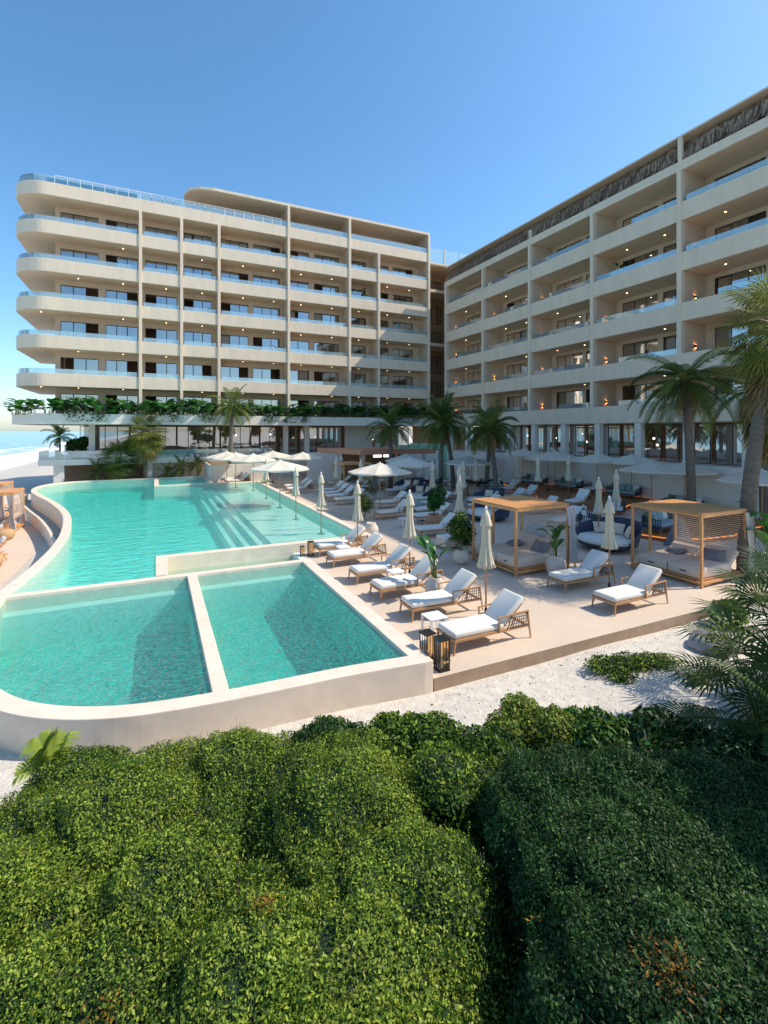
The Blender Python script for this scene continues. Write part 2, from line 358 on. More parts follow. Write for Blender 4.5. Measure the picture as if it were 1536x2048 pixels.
def grid_sheet():
    X, Y = np.meshgrid(gx, gy, indexing='ij'); Z = ground_z(X, Y); nx, ny = X.shape
    V = np.stack([X, Y, Z], -1).reshape(-1, 3)
    cx = (X[:-1, :-1] + X[1:, 1:]) / 2; cy = (Y[:-1, :-1] + Y[1:, 1:]) / 2
    keep = ~pip(cx, cy, HOLE)
    keep &= ~((cx > 4.3) & (cx < 29) & (cy > 8.2) & (cy < 49))
    i, j = np.nonzero(keep); a = i * ny + j
    F = np.stack([a, a + ny, a + ny + 1, a + 1], -1)
    me = bpy.data.meshes.new('sand_ground'); me.from_pydata(V.tolist(), [], F.tolist()); me.materials.append(M['sand'])
    me.polygons.foreach_set('use_smooth', [True] * len(me.polygons)); me.update()
    o = bpy.data.objects.new('sand_ground', me); col.objects.link(o); tag(o, kind='structure')
grid_sheet()
m = MB(); m.add([(-30000, -9000, -2.35), (-24, -9000, -2.35), (-22, 90, -2.3), (-24, 130, -2.3), (-23, 400, -2.3), (-24, 30000, -2.3), (-30000, 30000, -2.3)], [(0, 1, 2, 3, 4, 5, 6)])
tag(m.build('sea', 'sea'), kind='structure')
# beach club paving left of the pool, lower than the pool
m = MB(); lp = [(-3.5, 12.5), (-3.5, 17.9), (-3.4, 22.6), (-3.6, 24.8), (-4.1, 28.4), (-5.1, 33), (-6.9, 38.5), (-8.0, 42), (-9.5, 43.5), (-12.5, 43.5), (-12.5, 12.5)]
m.prism(lp, -.98, -.80); tag(m.build('lower_terrace_paving', 'lower_paving'), kind='structure')
# pool deck
m = MB(); DECK = [(4.76, 7.72), (21, 7.55), (29.3, 7.9), (29.3, 50.2), (4.38, 50.2), (4.38, 42.08), (8.18, 42.08), (8.18, 18.02), (5.0, 18.02), (5.0, 15.76), (4.76, 15.76)]
m.prism(DECK, -.35, 0); m.m = [0] * len(m.m)
for i, f in enumerate(m.f):
    if len(f) == 4: m.m[i] = 1
tag(m.build('pool_deck', ['deck', 'deck_edge']), kind='structure')

# ------------------------------------------------------------------ pools
pool = thing('swimming_pool', 'large turquoise pool with a wavy raised left edge and a shallow ledge of umbrellas', 'swimming pool', (0, 0, 0))
def offs(path, d):
    out = []; n = len(path)
    for i in range(n):
        p = Vector(path[i]); a = Vector(path[max(i - 1, 0)]); b = Vector(path[min(i + 1, n - 1)])
        t = (b - a).normalized(); out.append((p.x - t.y * d, p.y + t.x * d))
    return out
RZ = .35
m = MB(); m.wall(LEFTS, .34, -1.6, RZ); m.build('curved_rim', 'pool_rim', pool, bevel=.02)
m = MB(); m.wall([(0, 48.8), (4.2, 48.8), (4.2, 42.08)], .34, -1.6, RZ - .003); m.wall([(0.03, 48.62), (0.03, 41.9), (8.0, 41.9), (8.0, 18.2), (.16, 18.2), (.16, 15.87)], .34, -1.6, RZ)
m.build('straight_rim', 'pool_rim', pool, bevel=.015)
m = MB(); m.prism(LEFTS + [(0.03, 41.9), (8.0, 41.9), (8.0, 18.2), (.16, 18.2), (.16, 15.7)], -1.7, -.75); m.box(.19, 4.05, 42.06, 48.65, -1.25, -.1); m.build('pool_floor', 'pool_tile', pool)
m = MB(); m.box(4.25, 7.2, 18.36, 41.73, -.76, .06); m.build('sun_shelf', 'shelf_tile', pool, bevel=.01)
for i, (x0, x1, z) in enumerate([(3.8, 4.25, -.08), (3.35, 3.8, -.24), (2.9, 3.35, -.40)]):
    m = MB(); m.box(x0, x1, 18.36, 41.73, -.76, z); m.build('pool_step', 'shelf_tile', pool)
    m = MB(); m.box(x0 - .01, x0 + .05, 18.38, 41.71, z - .05, z + .006); m.build('step_edge', 'step_line', pool)
m = MB(); m.box(4.235, 4.30, 18.38, 41.71, 0, .067); m.build('step_edge', 'step_line', pool)
m = MB(); m.box(7.2, 7.83, 18.36, 41.73, -.76, -.4); m.build('side_trough', 'pool_tile', pool)
wat = MB(); wat.prism(offs(LEFTS, -.02) + [(0.03, 41.9), (8.0, 41.9), (8.0, 18.2), (.16, 18.2), (.16, 15.7)], -1.3, .285)
tag(wat.build('main_pool_water', 'pool_water'), kind='structure')
wat = MB(); wat.prism([(.1, 42.0), (4.15, 42.0), (4.15, 48.75), (.1, 48.75)], -.3, .285); tag(wat.build('small_pool_water', 'pool_water'), kind='structure')
# overflow channel outside the curved edge
ch = [(-3.6, 23.6), (-4.15, 25.6), (-4.75, 28.2), (-5.75, 31.8), (-6.9, 35.2), (-7.9, 38.4), (-8.75, 41.2), (-9.1, 43.2), (-8.9, 44.6)]
ch = smooth_path(ch)
oc = thing('overflow_channel', 'narrow curved overflow channel hugging the wavy pool edge', 'channel')
m = MB(); m.wall(ch, .13, -1.0, -.12); m.build('channel_wall', 'pool_rim', oc, bevel=.01)
inner = [p for p in LEFTS if 23.4 < p[1] < 45]
m = MB(); m.prism(ch + inner[::-1], -.95, -.62); m.build('channel_floor', 'cushion_teal', oc)

pl = thing('plunge_pool', 'pair of dark teal plunge pools behind the curved front wall', 'plunge pool')
m = MB(); m.wall([(4.75, 7.9)] + FRONTS, .35, -1.5, RZ - .002); m.build('front_wall', 'pool_rim', pl, bevel=.015)
m = MB(); m.wall([(4.575, 8.08), (4.575, 15.6)], .35, -1.2, RZ - .004); m.wall([(-3.9, 15.62), (4.75, 15.62)], .28, -1.5, RZ - .006); m.build('rear_wall', 'pool_rim', pl, bevel=.015)
m = MB(); m.wall([(.98, 8.3), (.98, 15.48)], .27, -1.2, RZ - .008); m.build('divider_wall', 'pool_rim', pl, bevel=.015)
m = MB(); m.box(-4.2, 4.6, 8, 15.6, -1.5, -1.15); m.build('plunge_floor', 'plunge_tile', pl)
m = MB(); m.box(-3.9, 4.4, 15.1, 15.5, -1.2, -.05); m.build('bench_step', 'shelf_tile', pl)
m = MB(); m.box(.3, 4.9, 15.75, 18.05, -1.2, -.5); m.box(4.75, 4.98, 15.76, 18.0, -.5, .002); m.build('basin_floor', 'shelf_tile', pl)
wat = MB(); wat.prism([(p[0], p[1] + (.05 if p[1] < 9 else 0)) for p in FRONTS] + [(4.575, 15.62)], -1.2, .26); tag(wat.build('plunge_pool_water', 'plunge_water'), kind='structure')
wat = MB(); wat.box(.2, 4.8, 15.7, 18.1, -.55, -.14); tag(wat.build('basin_water', 'basin_water'), kind='structure')

# ------------------------------------------------------------------ hotel
Z0, SH = 5.3, 3.33
def zk(k): return Z0 + SH * k
def arc(cx, cy, r, a0, a1, n=8): return [(cx + r * math.cos(R(a0 + (a1 - a0) * i / n)), cy + r * math.sin(R(a0 + (a1 - a0) * i / n))) for i in range(n + 1)]
rng = random.Random(5)
def make_window(parent, axis, a0, a1, plane, z0, z1, kind=None):
    """axis 'y': window in a wall facing -Y at y=plane, from x=a0..a1; axis 'x': wall facing -X at x=plane, y=a0..a1."""
    def T(a, d, z): return (a, plane + d, z) if axis == 'y' else (plane + d, a, z)
    def bx(mb, u0, u1, d0, d1, w0, w1):
        p, q = T(u0, d0, w0), T(u1, d1, w1); mb.box(min(p[0], q[0]), max(p[0], q[0]), min(p[1], q[1]), max(p[1], q[1]), w0, w1)
    n = max(2, round((a1 - a0) / 1.0)); m = MB(); t = .038
    bx(m, a0, a1, .06, .13, z0, z0 + .05); bx(m, a0, a1, .06, .13, z1 - .06, z1)
    for i in range(n + 1):
        c = a0 + t / 2 + (a1 - a0 - t) * i / n; bx(m, c - t / 2, c + t / 2, .062, .128, z0 + .05, z1 - .06)
    f = m.build('window', 'dark_frame', parent)
    opened = rng.choice((0, n - 1)) if (kind is None and rng.random() < .6) else -1
    m = MB()
    for i in range(n):
        if i == opened: continue
        c0 = a0 + (a1 - a0) * i / n + t; c1 = a0 + (a1 - a0) * (i + 1) / n - t
        m.add([T(c0, .09, z0 + .04), T(c1, .09, z0 + .04), T(c1, .09, z1 - .05), T(c0, .09, z1 - .05)], [(0, 1, 2, 3)])
    m.build('pane', 'window_glass', f)
    if rng.random() < .8:
        m = MB(); cw = rng.uniform(.25, .6) * (a1 - a0); left = rng.random() < .5; s0 = a0 + .05 if left else a1 - .05 - cw
        nn = int(cw / .07); P = []
        for i in range(nn + 1):
            u = s0 + cw * i / nn; d = .30 + .05 * math.sin(i * 1.9 + rng.random()); P += [T(u, d, z0 + .05), T(u, d, z1 - .05)]
        m.add(P, [(2 * i, 2 * i + 2, 2 * i + 3, 2 * i + 1) for i in range(nn)])
        m.build('curtain', rng.choice(['room_curtain', 'curtain_cloth', 'drape_tan', 'room_curtain']), f)
    return f
def ring(mb, path, w, z0, z1): mb.wall(path, w, z0, z1)

H1 = thing('hotel_wing', 'cream hotel wing with rounded balcony ends and glass railings facing the pool', 'hotel', (0, 50, 0)); H1.location = (0, 0, 0)
FY = 49.9
def slab_poly(k):
    xl = -11.2; y = FY
    return arc(xl + 2.6, y + 2.6, 2.6, 180, 270, 10) + [(30.2, y), (30.2, 62), (xl, 62)]
FIN = [-1.31, 2.23, 5.68, 12.72, 19.68, 23.29, 30.03]
EDG = [-8.3] + FIN
WINS = [[(-7.9, -4.9), (-4.3, -1.6)], [(-.95, 1.9)], [(2.55, 5.2)], [(6.1, 8.9), (9.4, 12.3)], [(13.1, 15.6), (16.2, 19.2)], [(20.0, 22.6)], [(23.6, 25.6), (26.2, 29.0)]]
for k in range(1, 7):
    z = zk(k); sp = slab_poly(k)
    m = MB(); m.prism(sp, z, z + .3); s = m.build('balcony_slab', 'ceiling', H1)
    path = [(-11.2 + .08, 58)] + arc(-8.6, FY + 2.6, 2.52, 180, 270, 12) + [(30.2, FY + .08)]
    m = MB(); m.wall(path, .18, z - .012, z + 1.12); m.build('parapet', 'facade_plaster', s, bevel=.02)
    for a, b in zip(EDG[:-1], EDG[1:]):
        if k > 5 and a > 4: break
        m = MB()
        if a == -8.3: m.wall([(-11.05, 56.5)] + arc(-8.6, FY + 2.6, 2.45, 180, 270, 8) + [(b - .3, FY + .15)], .02, z + 1.12, z + 1.55)
        else: m.box(a + .25, b - .25, FY + .13, FY + .15, z + 1.12, z + 1.52)
        m.build('glass_railing', 'railing_glass', s)
WY = 52.1
for k in range(0, 7):
    z = zk(k) + .3; zt = zk(k + 1); xs0 = -8.3
    if k == 6: xs0 = 3.0
    if k == 6: y0 = WY + 1.2
    else: y0 = WY
    m = MB(); cur = xs0; ws = [wv for b in WINS for wv in b if wv[0] > xs0]
    for a, b in ws:
        m.box(cur, a, y0, y0 + .22, z, zt); m.box(a, b, y0, y0 + .22, z + 2.55, zt); cur = b
    m.box(cur, 30.0, y0, y0 + .22, z, zt)
    if k < 6: m.box(-8.3, -8.08, y0 + .22, 62, z, zt)
    else: m.box(3.0, 3.2, y0 + .22, 62, z, zt)
    m.box(29.9, 30.1, y0 + .22, 62, z, zt)
    m.build('facade_wall', 'facade_wall', H1)
    for a, b in ws: make_window(H1, 'y', a, b, y0, z, z + 2.55)
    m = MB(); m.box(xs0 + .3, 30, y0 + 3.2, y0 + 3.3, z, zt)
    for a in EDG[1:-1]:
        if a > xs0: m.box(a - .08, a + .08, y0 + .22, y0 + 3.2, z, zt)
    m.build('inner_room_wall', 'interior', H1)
for i, x in enumerate(FIN):
    top = zk(7) if x in (12.72, 19.68, 30.03) else zk(6)
    m = MB(); m.box(x - .13, x + .13, FY - .1, FY + .3, Z0 + .9, top); m.build('column', 'facade_plaster', H1, bevel=.015)
    if x > 2.3:
        for k in range(0, 7 if top > zk(6.5) else 6):
            m = MB(); m.box(x - .1, x + .1, FY + .3, WY + .01 if k < 6 else WY + 1.2, zk(k) + .3, zk(k + 1)); m.build('partition_wall', 'facade_wall', H1)
# set-back top storey roof
rp = [(30.2, FY), (30.2, 62), (2.6, 62), (2.6, 52.2), (3.0, 51.0), (3.9, 50.2), (5.2, FY)]
m = MB(); m.prism(rp, zk(7), zk(7) + .28); m.build('top_roof', 'facade_plaster', H1, bevel=.02)
m = MB(); m.wall(arc(-8.6, FY + 2.6, 2.45, 200, 270, 6) + [(30, FY + .15)], .02, zk(6) + 1.12, zk(6) + 1.75); rg = m.build('roof_railing', 'railing_glass', H1)
m = MB()
for i in range(22): x = -8 + i * .95; m.box(x - .02, x + .02, FY + .13, FY + .17, zk(6) + 1.1, zk(6) + 1.85)
m.box(-8, 12, FY + .12, FY + .18, zk(6) + 1.83, zk(6) + 1.87); m.build('railing_posts', 'white_metal', rg)
for k in range(1, 6):
    for x in (-9.2, -6.4, -2.8, .9, 4.2, 8.2, 11.4, 14.4, 18.0, 21.3, 25.0, 28.0):
        if rng.random() < .8:
            m = MB(); m.lathe([(.055, 0), (.055, .012)], 8, (x, FY + 1.3, zk(k) - .016)); m.build('downlight', 'soft_lamp', H1)
# planter terrace slab (lowest) and the restaurant floor below it
sp = arc(-8.9, 51.6, 2.4, 180, 270, 10) + [(30.5, 49.2), (30.5, 62), (-11.3, 62)]
m = MB(); m.prism(sp, Z0, Z0 + .3); ps = m.build('planter_slab', 'restaurant_soffit', H1)
path = [(-11.2, 58)] + arc(-8.9, 51.6, 2.32, 180, 270, 12) + [(30.5, 49.28)]
m = MB(); m.wall(path, .2, Z0 - .012, Z0 + .92); m.build('parapet', 'white_plaster', ps, bevel=.02)
m = MB(); m.wall([(-10.4, 58)] + arc(-8.9, 51.6, 1.6, 180, 270, 12) + [(30.5, 50.0)], .08, Z0 + .3, Z0 + .88); m.prism(arc(-8.9, 51.6, 2.2, 180, 270, 10) + [(30.3, 49.4), (30.3, 49.96)] + arc(-8.9, 51.6, 1.65, 270, 180, 10), Z0 + .3, Z0 + .78)
m.build('planter_soil', 'soil', ps)
# restaurant storey
TZ = 2.15
m = MB(); m.box(-9.3, 11.2, 50.4, 60, TZ - .52, TZ); m.build('terrace_floor', 'white_plaster', H1, bevel=.02)
m = MB(); m.box(11.2, 30, 51.2, 60, TZ - .5, TZ - .02); m.build('terrace_floor', 'white_plaster', H1)
m = MB(); m.box(-9.25, 11.1, 50.47, 50.49, TZ, TZ + .75); m.box(-9.25, -9.23, 50.49, 55, TZ, TZ + .75); m.build('terrace_railing', 'railing_glass', H1)
for x0, x1 in ((-8.2, -7.4), (-.9, -.3)): m = MB(); m.box(x0, x1, 50.6, 51.6, -1, TZ - .52); m.build('terrace_pier', 'white_plaster', H1)
m = MB(); m.box(-.29, 11.0, 51.4, 51.6, -1, TZ - .52); m.build('undercroft_wall', 'facade_plaster', H1)
m = MB(); m.box(-8.2, 11.1, 53.4, 53.6, -1, TZ - .52); m.build('undercroft_wall', 'interior', H1)
m = MB(); m.box(11.2, 29.9, 51.3, 51.5, -.3, TZ - .5); m.build('undercroft_wall', 'white_plaster', H1)
for x in (-5.4, 12.9, 15.3, 24.2, 26.6): m = MB(); m.box(x - .25, x + .25, 51.8, 52.3, TZ, Z0); m.build('restaurant_column', 'white_plaster', H1)
m = MB(); m.box(20.4, 24.0, 53.2, 53.5, TZ, Z0); m.build('restaurant_wall', 'white_plaster', H1)
for a, b in ((-6.6, -2.4), (-2.3, 1.9), (2.0, 6.2), (6.3, 10.4), (10.5, 14.8), (15.0, 20.2), (24.4, 29.4)): make_window(H1, 'y', a, b, 53.8, TZ, Z0 - .12, kind='x')
m = MB(); m.box(-6.8, 30, 58.5, 58.7, TZ, Z0); m.build('inner_room_wall', 'interior', H1)
for x, y, z in ((25.0, 55.2, 3.6), (26.2, 55.6, 3.4), (27.9, 55.3, 3.8), (15.8, 55.8, 4.1), (17.3, 55.4, 4.0), (12.0, 55.6, 4.3), (4.5, 56.5, 4.2), (8.2, 56.1, 4.2)):
    m = MB(); m.lathe([(0, -.09), (.09, -.05), (.1, .03), (.04, .1), (0, .11)], 10, (x, y, z)); m.build('pendant_lamp', 'soft_lamp', H1)

# ---- right wing
H2 = thing('hotel_wing', 'shaded hotel wing on the right with square balconies and a thatched roof edge', 'hotel')
FX = 31.3; FINS = [48.06, 40.9, 33.9, 26.9, 19.9, 12.9, 5.9]; WX = 33.9; YE = 5.8
m = MB(); m.prism([(FX, YE), (46, YE), (46, 48.2), (FX, 48.2)], 2.0, 2.45); m.build('terrace_floor', 'white_plaster', H2)
for k in range(0, 6):
    z = zk(k); m = MB(); m.box(FX, 45, YE, 48.3, z, z + .3); s = m.build('balcony_slab', 'ceiling', H2)
    hh = 1.2 if k < 5 else .62
    if k == 0: hh = 1.3
    m = MB(); m.box(FX - .04, FX + .16, YE - .1, 48.34, z - .012, z + hh); m.build('parapet', 'facade_plaster', s, bevel=.02)
    if k < 5:
        for b, a in zip(FINS[:-1], FINS[1:]):
            f0 = rng.choice([.02, .02, .3, .45]); m = MB(); m.box(FX + .05, FX + .07, a + .25, b - .25 - f0 * (b - a), z + hh, z + hh + .38); m.build('glass_railing', 'railing_glass', s)
for i, y in enumerate(FINS):
    m = MB(); m.box(FX - .12, FX + .3, y - .15, y + .15, Z0 + 1.2, zk(5) + .05); m.build('column', 'facade_plaster', H2, bevel=.015)
    for k in range(0, 5):
        m = MB(); m.box(FX + .3, WX + .01, y - .13, y + .13, zk(k) + .3, zk(k + 1)); m.build('partition_wall', 'facade_wall', H2)
for k in range(0, 5):
    z = zk(k) + .3; zt = zk(k + 1); m = MB(); cur = YE; ws = []
    for b, a in zip(FINS[:-1], FINS[1:]):
        ws.append((a + .25, a + 2.9)); ws.append((a + 3.3, b - .7))
    for a, b in sorted(ws):
        m.box(WX, WX + .22, cur, a, z, zt); m.box(WX, WX + .22, a, b, z + 2.72, zt); cur = b
    m.box(WX, WX + .22, cur, 48.2, z, zt); m.build('facade_wall', 'facade_wall', H2)
    for a, b in ws: make_window(H2, 'x', a, b, WX, z, z + 2.72)
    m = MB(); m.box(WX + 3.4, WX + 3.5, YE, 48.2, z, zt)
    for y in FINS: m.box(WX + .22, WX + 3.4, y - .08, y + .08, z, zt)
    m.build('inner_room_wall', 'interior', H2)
    for y in FINS[1:]:
        pass
    for y in FINS[:-1]:
        if k < 4 or y in (40.9, 33.9):
            yy = y - .13
            m = MB(); m.lathe([(.06, -.10), (.06, .10)], 10, (FX + 1.35, yy - .09, z + 1.45)); m.box(FX + 1.32, FX + 1.38, yy - .06, yy, z + 1.42, z + 1.48); sc1 = m.build('wall_sconce', 'black_metal', H2)
            if k < 4:
                m = MB(); m.lathe([(.045, .101), (.045, .106)], 8, (FX + 1.35, yy - .09, z + 1.45)); m.lathe([(.045, -.106), (.045, -.101)], 8, (FX + 1.35, yy - .09, z + 1.45)); m.build('bulb', 'sconce_glow', sc1)
    for y in FINS[1:]:
        for dy in (1.9, 4.9):
            if rng.random() < .6 and k < 4:
                m = MB(); m.lathe([(.055, 0), (.055, .012)], 8, (FX + 1.3, y + dy, zk(k + 1) - .016)); m.build('downlight', 'soft_lamp', H2)
# lit rooms behind the glass
for (y, z) in ((44.5, zk(2) + 1.6), (37.2, zk(0) + 1.4), (44.2, zk(0) + 1.4), (30.3, zk(1) + 1.5), (23.4, zk(0) + 1.6), (15.9, zk(1) + 1.5), (29.6, zk(1) + 2.3), (38.0, 3.7), (31.0, 3.7), (31.4, 4.0), (24.2, 3.6), (24.5, 4.1), (27.9, 4.3), (20.9, 4.3), (17, 4.2), (34.7, 4.0)):
    m = MB(); m.lathe([(0, -.09), (.09, -.05), (.1, .03), (.04, .1), (0, .11)], 10, (WX + 1.4, y, z)); m.build('pendant_lamp', 'soft_lamp', H2)
# thatch band and thin roof
zt = zk(5) + .6
m = MB(); m.box(FX + 1.2, 45, YE, 48.2, zk(5) + .3, zt + 1.5); m.build('roof_wall', 'roof_dark', H2)
rr = np.random.RandomState(9); n = 9000
yy = rr.uniform(YE, 48.2, n); dp = rr.rand(n); x0 = FX + .02 + dp * .55 + .06 * np.sin(yy * 2.3); zb = zt - .02 + dp * .75 + .16 * np.sin(yy * 1.7 + np.sin(yy * .6) * 3) * (1 - dp) + rr.uniform(-.1, .25, n) * (1 - .5 * dp); hh = rr.uniform(.45, .8, n); wd = rr.uniform(.012, .05, n); sk = rr.normal(0, .12, n)
zb = np.minimum(zb, zt + 1.05); zb = np.maximum(zb, zt + .03)
P0 = np.stack([x0, yy - wd, zb], 1); P1 = np.stack([x0, yy + wd, zb - .03], 1); P2 = np.stack([x0 + .22, yy + wd * 1.5 + sk, zb + hh], 1); P3 = np.stack([x0 + .22, yy - wd * 1.5 + sk, zb + hh], 1)
for P_ in (P2, P3): P_[:, 2] = np.minimum(P_[:, 2], zt + 1.62)
th = arr_mesh('thatch_band', np.stack([P0, P1, P2, P3], 1), None, ('thatch_dark', 'thatch_tan', 'thatch'), rr.choice(3, n, p=(.5, .2, .3)), H2)
m = MB(); m.add([(FX + .62, YE, zt + .03), (FX + .62, 48.2, zt + .03), (FX + .95, 48.2, zt + 1.62), (FX + .95, YE, zt + 1.62)], [(0, 1, 2, 3)]); m.build('thatch_backing', 'thatch_dark', H2)
m = MB(); m.box(FX + .1, 45, YE, 48.25, zt + 1.63, zt + 1.69); m.box(FX + .02, FX + .1, YE, 48.25, zt + 1.62, zt + 1.74); m.build('roof', 'facade_wall', H2)
for y in (19.9, 33.9, 5.9): m = MB(); m.box(FX - .02, FX + .2, y - .13, y + .13, zt - .1, zt + (1.6 if y == 19.9 else .8)); m.build('roof_post', 'facade_plaster', H2)
# ground floor of the right wing
y = 47.5
while y > 6:
    m = MB(); m.box(FX + .05, FX + .5, y - .24, y + .24, 2.45, Z0); m.build('ground_column', 'white_plaster', H2); y -= 3.5
y = 47.2
while y > 8:
    make_window(H2, 'x', y - 3.2, y, WX, 2.45, Z0 - .1, kind='x'); y -= 3.5
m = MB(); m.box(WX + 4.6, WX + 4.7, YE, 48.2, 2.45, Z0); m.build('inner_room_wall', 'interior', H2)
# corner tower between the wings
H3 = thing('corner_tower', 'narrow tan stair tower in the corner between the two hotel wings', 'stair tower')
m = MB()
m.box(30.3, 36, 54.2, 54.5, 2, zk(6) + 1.0); m.box(34.6, 34.9, 48.3, 54.2, 2, zk(6) + .4); m.build('wall', 'tower_wall', H3)
for k in range(0, 6):
    f = make_window(H3, 'y', 30.7, 32.6, 54.0, zk(k) + .35, zk(k) + 2.6)
    f = make_window(H3, 'y', 33.0, 34.4, 54.0, zk(k) + .35, zk(k) + 2.6)
for k in (3, 5, 6):
    m = MB(); m.box(30.25, 34.58, 50.5, 54.15, zk(k) - .02, zk(k) + .35); m.build('landing', 'facade_wall', H3)
m = MB(); m.box(30.25, 42, 50.45, 50.47, zk(6) + .35, zk(6) + 2.1); m.box(30.25, 30.27, 50.5, 54, zk(6) + .35, zk(6) + 2.1); m.build('glass_screen', 'railing_glass', H3)
m = MB(); m.box(30.2, 42, 50.4, 54.0, zk(6) + .1, zk(6) + .33)
for x in (30.3, 32.6, 34.9, 37.2): m.box(x - .04, x + .04, 50.38, 50.44, zk(6) + .33, zk(6) + 2.15)
m.build('roof_deck', 'facade_plaster', H3)
# retaining wall of the upper terrace
t = MB(); RW = [(13.0, 44.0), (24.5, 44.0), (27.5, 42.5), (29.2, 39.5), (29.5, 35), (29.5, 9)]
t.wall(smooth_path(RW, 2), .3, -.2, 2.62); tag(t.build('retaining_wall', 'white_plaster', bevel=.02), 'long pale retaining wall curving behind the shaded deck below the right wing', 'wall')
m = MB(); m.prism([(29.6, 9), (36, 9), (36, 50), (14, 50), (14, 44.1), (24.5, 44.1), (27.6, 42.6), (29.35, 39.5), (29.6, 35)], 2.1, 2.43); tag(m.build('upper_terrace_floor', 'deck'), kind='structure')
m = MB(); m.box(4.35, 9.6, 45.9, 46.1, 0, 1.6); m.box(4.35, 4.55, 46.1, 50.3, 0, 1.6); tag(m.build('low_garden_wall', 'white_plaster', bevel=.02), 'low white wall at the far end of the pool behind the small loungers', 'wall')
# ------------------------------------------------------------------ furniture
def cap_lathe(m, prof, n, c=(0, 0, 0), fold=None): return m.lathe(prof, n, c, fold)
def make_lounger(cush='cushion_white', rope='rope_dark', frame='teak'):
    t = thing('sun_lounger', 'x', 'sun lounger')
    m = MB()
    for y in (-.34, .34): m.bar((-.98, y, .29), (.98, y * .97, .29), .045, .055)
    m.bar((-.98, -.36, .29), (-.98, .36, .29), .045, .055); m.bar((.98, -.35, .29), (.98, .35, .29), .04, .05)
    for i in range(12): m.bar((-.86 + i * .1, -.33, .29), (-.86 + i * .1, .33, .29), .05, .015)
    m.bar((.3, -.3, .33), (.86, -.3, .80), .03); m.bar((.3, .3, .33), (.86, .3, .80), .03); m.bar((.86, -.3, .80), (.86, .3, .80), .03)
    m.bar((.78, -.24, .74), (.62, -.24, .3), .02); m.bar((.78, .24, .74), (.62, .24, .3), .02)
    m.build('frame', frame, t)
    for x, y, dx in ((-.96, -.33, -.05), (-.96, .33, -.05), (.98, -.34, .09), (.98, .34, .09)):
        m = MB(); top = .29 if x < 0 else .62
        m.bar((x, y, top), (x + dx * (1 if x > 0 else 1), y * 1.05, 0), .045, .045, t=.55); m.build('leg', frame, t)
    m = MB(); m.rbox((-.33, 0, .385), (1.32, .68, .13), .045); m.build('seat_cushion', cush, t, smooth=True)
    m = MB(); Rm = rotm(y=-41); m.rbox((.60, 0, .67), (.78, .66, .13), .05, Rm); m.build('back_cushion', cush, t, smooth=True)
    for sgn in (-1, 1):
        y = sgn * .36; m = MB()
        m.bar((.18, y, .27), (.16, y, .60), .035); m.bar((.14, y, .60), (1.0, y, .63), .04, .025); m.build('armrest', frame, t)
        m = MB()
        for i in range(9):
            u = i / 8; m.bar((.55 + u * .42, y, .60), (.40 + u * .62, y * .98, .31), .012)
            if i % 2 == 0: m.bar((.50, y, .33 + u * .27), (1.02 - u * .04, y, .33 + u * .27), .012)
        m.build('rope_weave', rope, t)
    return t
def make_round_lounger(): pass
def make_closed_umbrella(h=2.75, drop=1.5):
    t = thing('closed_umbrella', 'x', 'umbrella')
    m = MB(); m.tube([(0, 0, .04), (0, 0, h - .05)], .024, 8); m.build('pole', 'teak', t, smooth=True)
    m = MB(); m.lathe([(.17, 0), (.17, .03), (.05, .05), (.035, .2), (.028, .22)], 16); m.build('base', 'black_metal', t)
    m = MB(); b = h - drop; fold = lambda a, i: (.05 + .035 * i) * math.cos(8 * a + .5 * math.sin(i)) + .03 * math.sin(3 * a + i * 1.7)
    m.lathe([(.045, h - .08), (.085, h - .3), (.10, h - .6), (.10, h - .9), (.13, h - 1.15), (.175, b + .1), (.20, b)], 48, fold=fold)
    m.build('canopy', 'folded_cloth', t, smooth=True)
    m = MB(); m.lathe([(.04, h - .06), (.10, h - .2), (.145, h - .42), (.15, h - .46)], 32, fold=lambda a, i: .03 * i * math.cos(8 * a)); m.build('vent_flap', 'folded_cloth', t, smooth=True)
    m = MB(); m.lathe([(.012, h - .08), (.04, h - .03), (.03, h + .03), (0, h + .06)], 10); m.build('finial', 'white_metal', t, smooth=True)
    return t
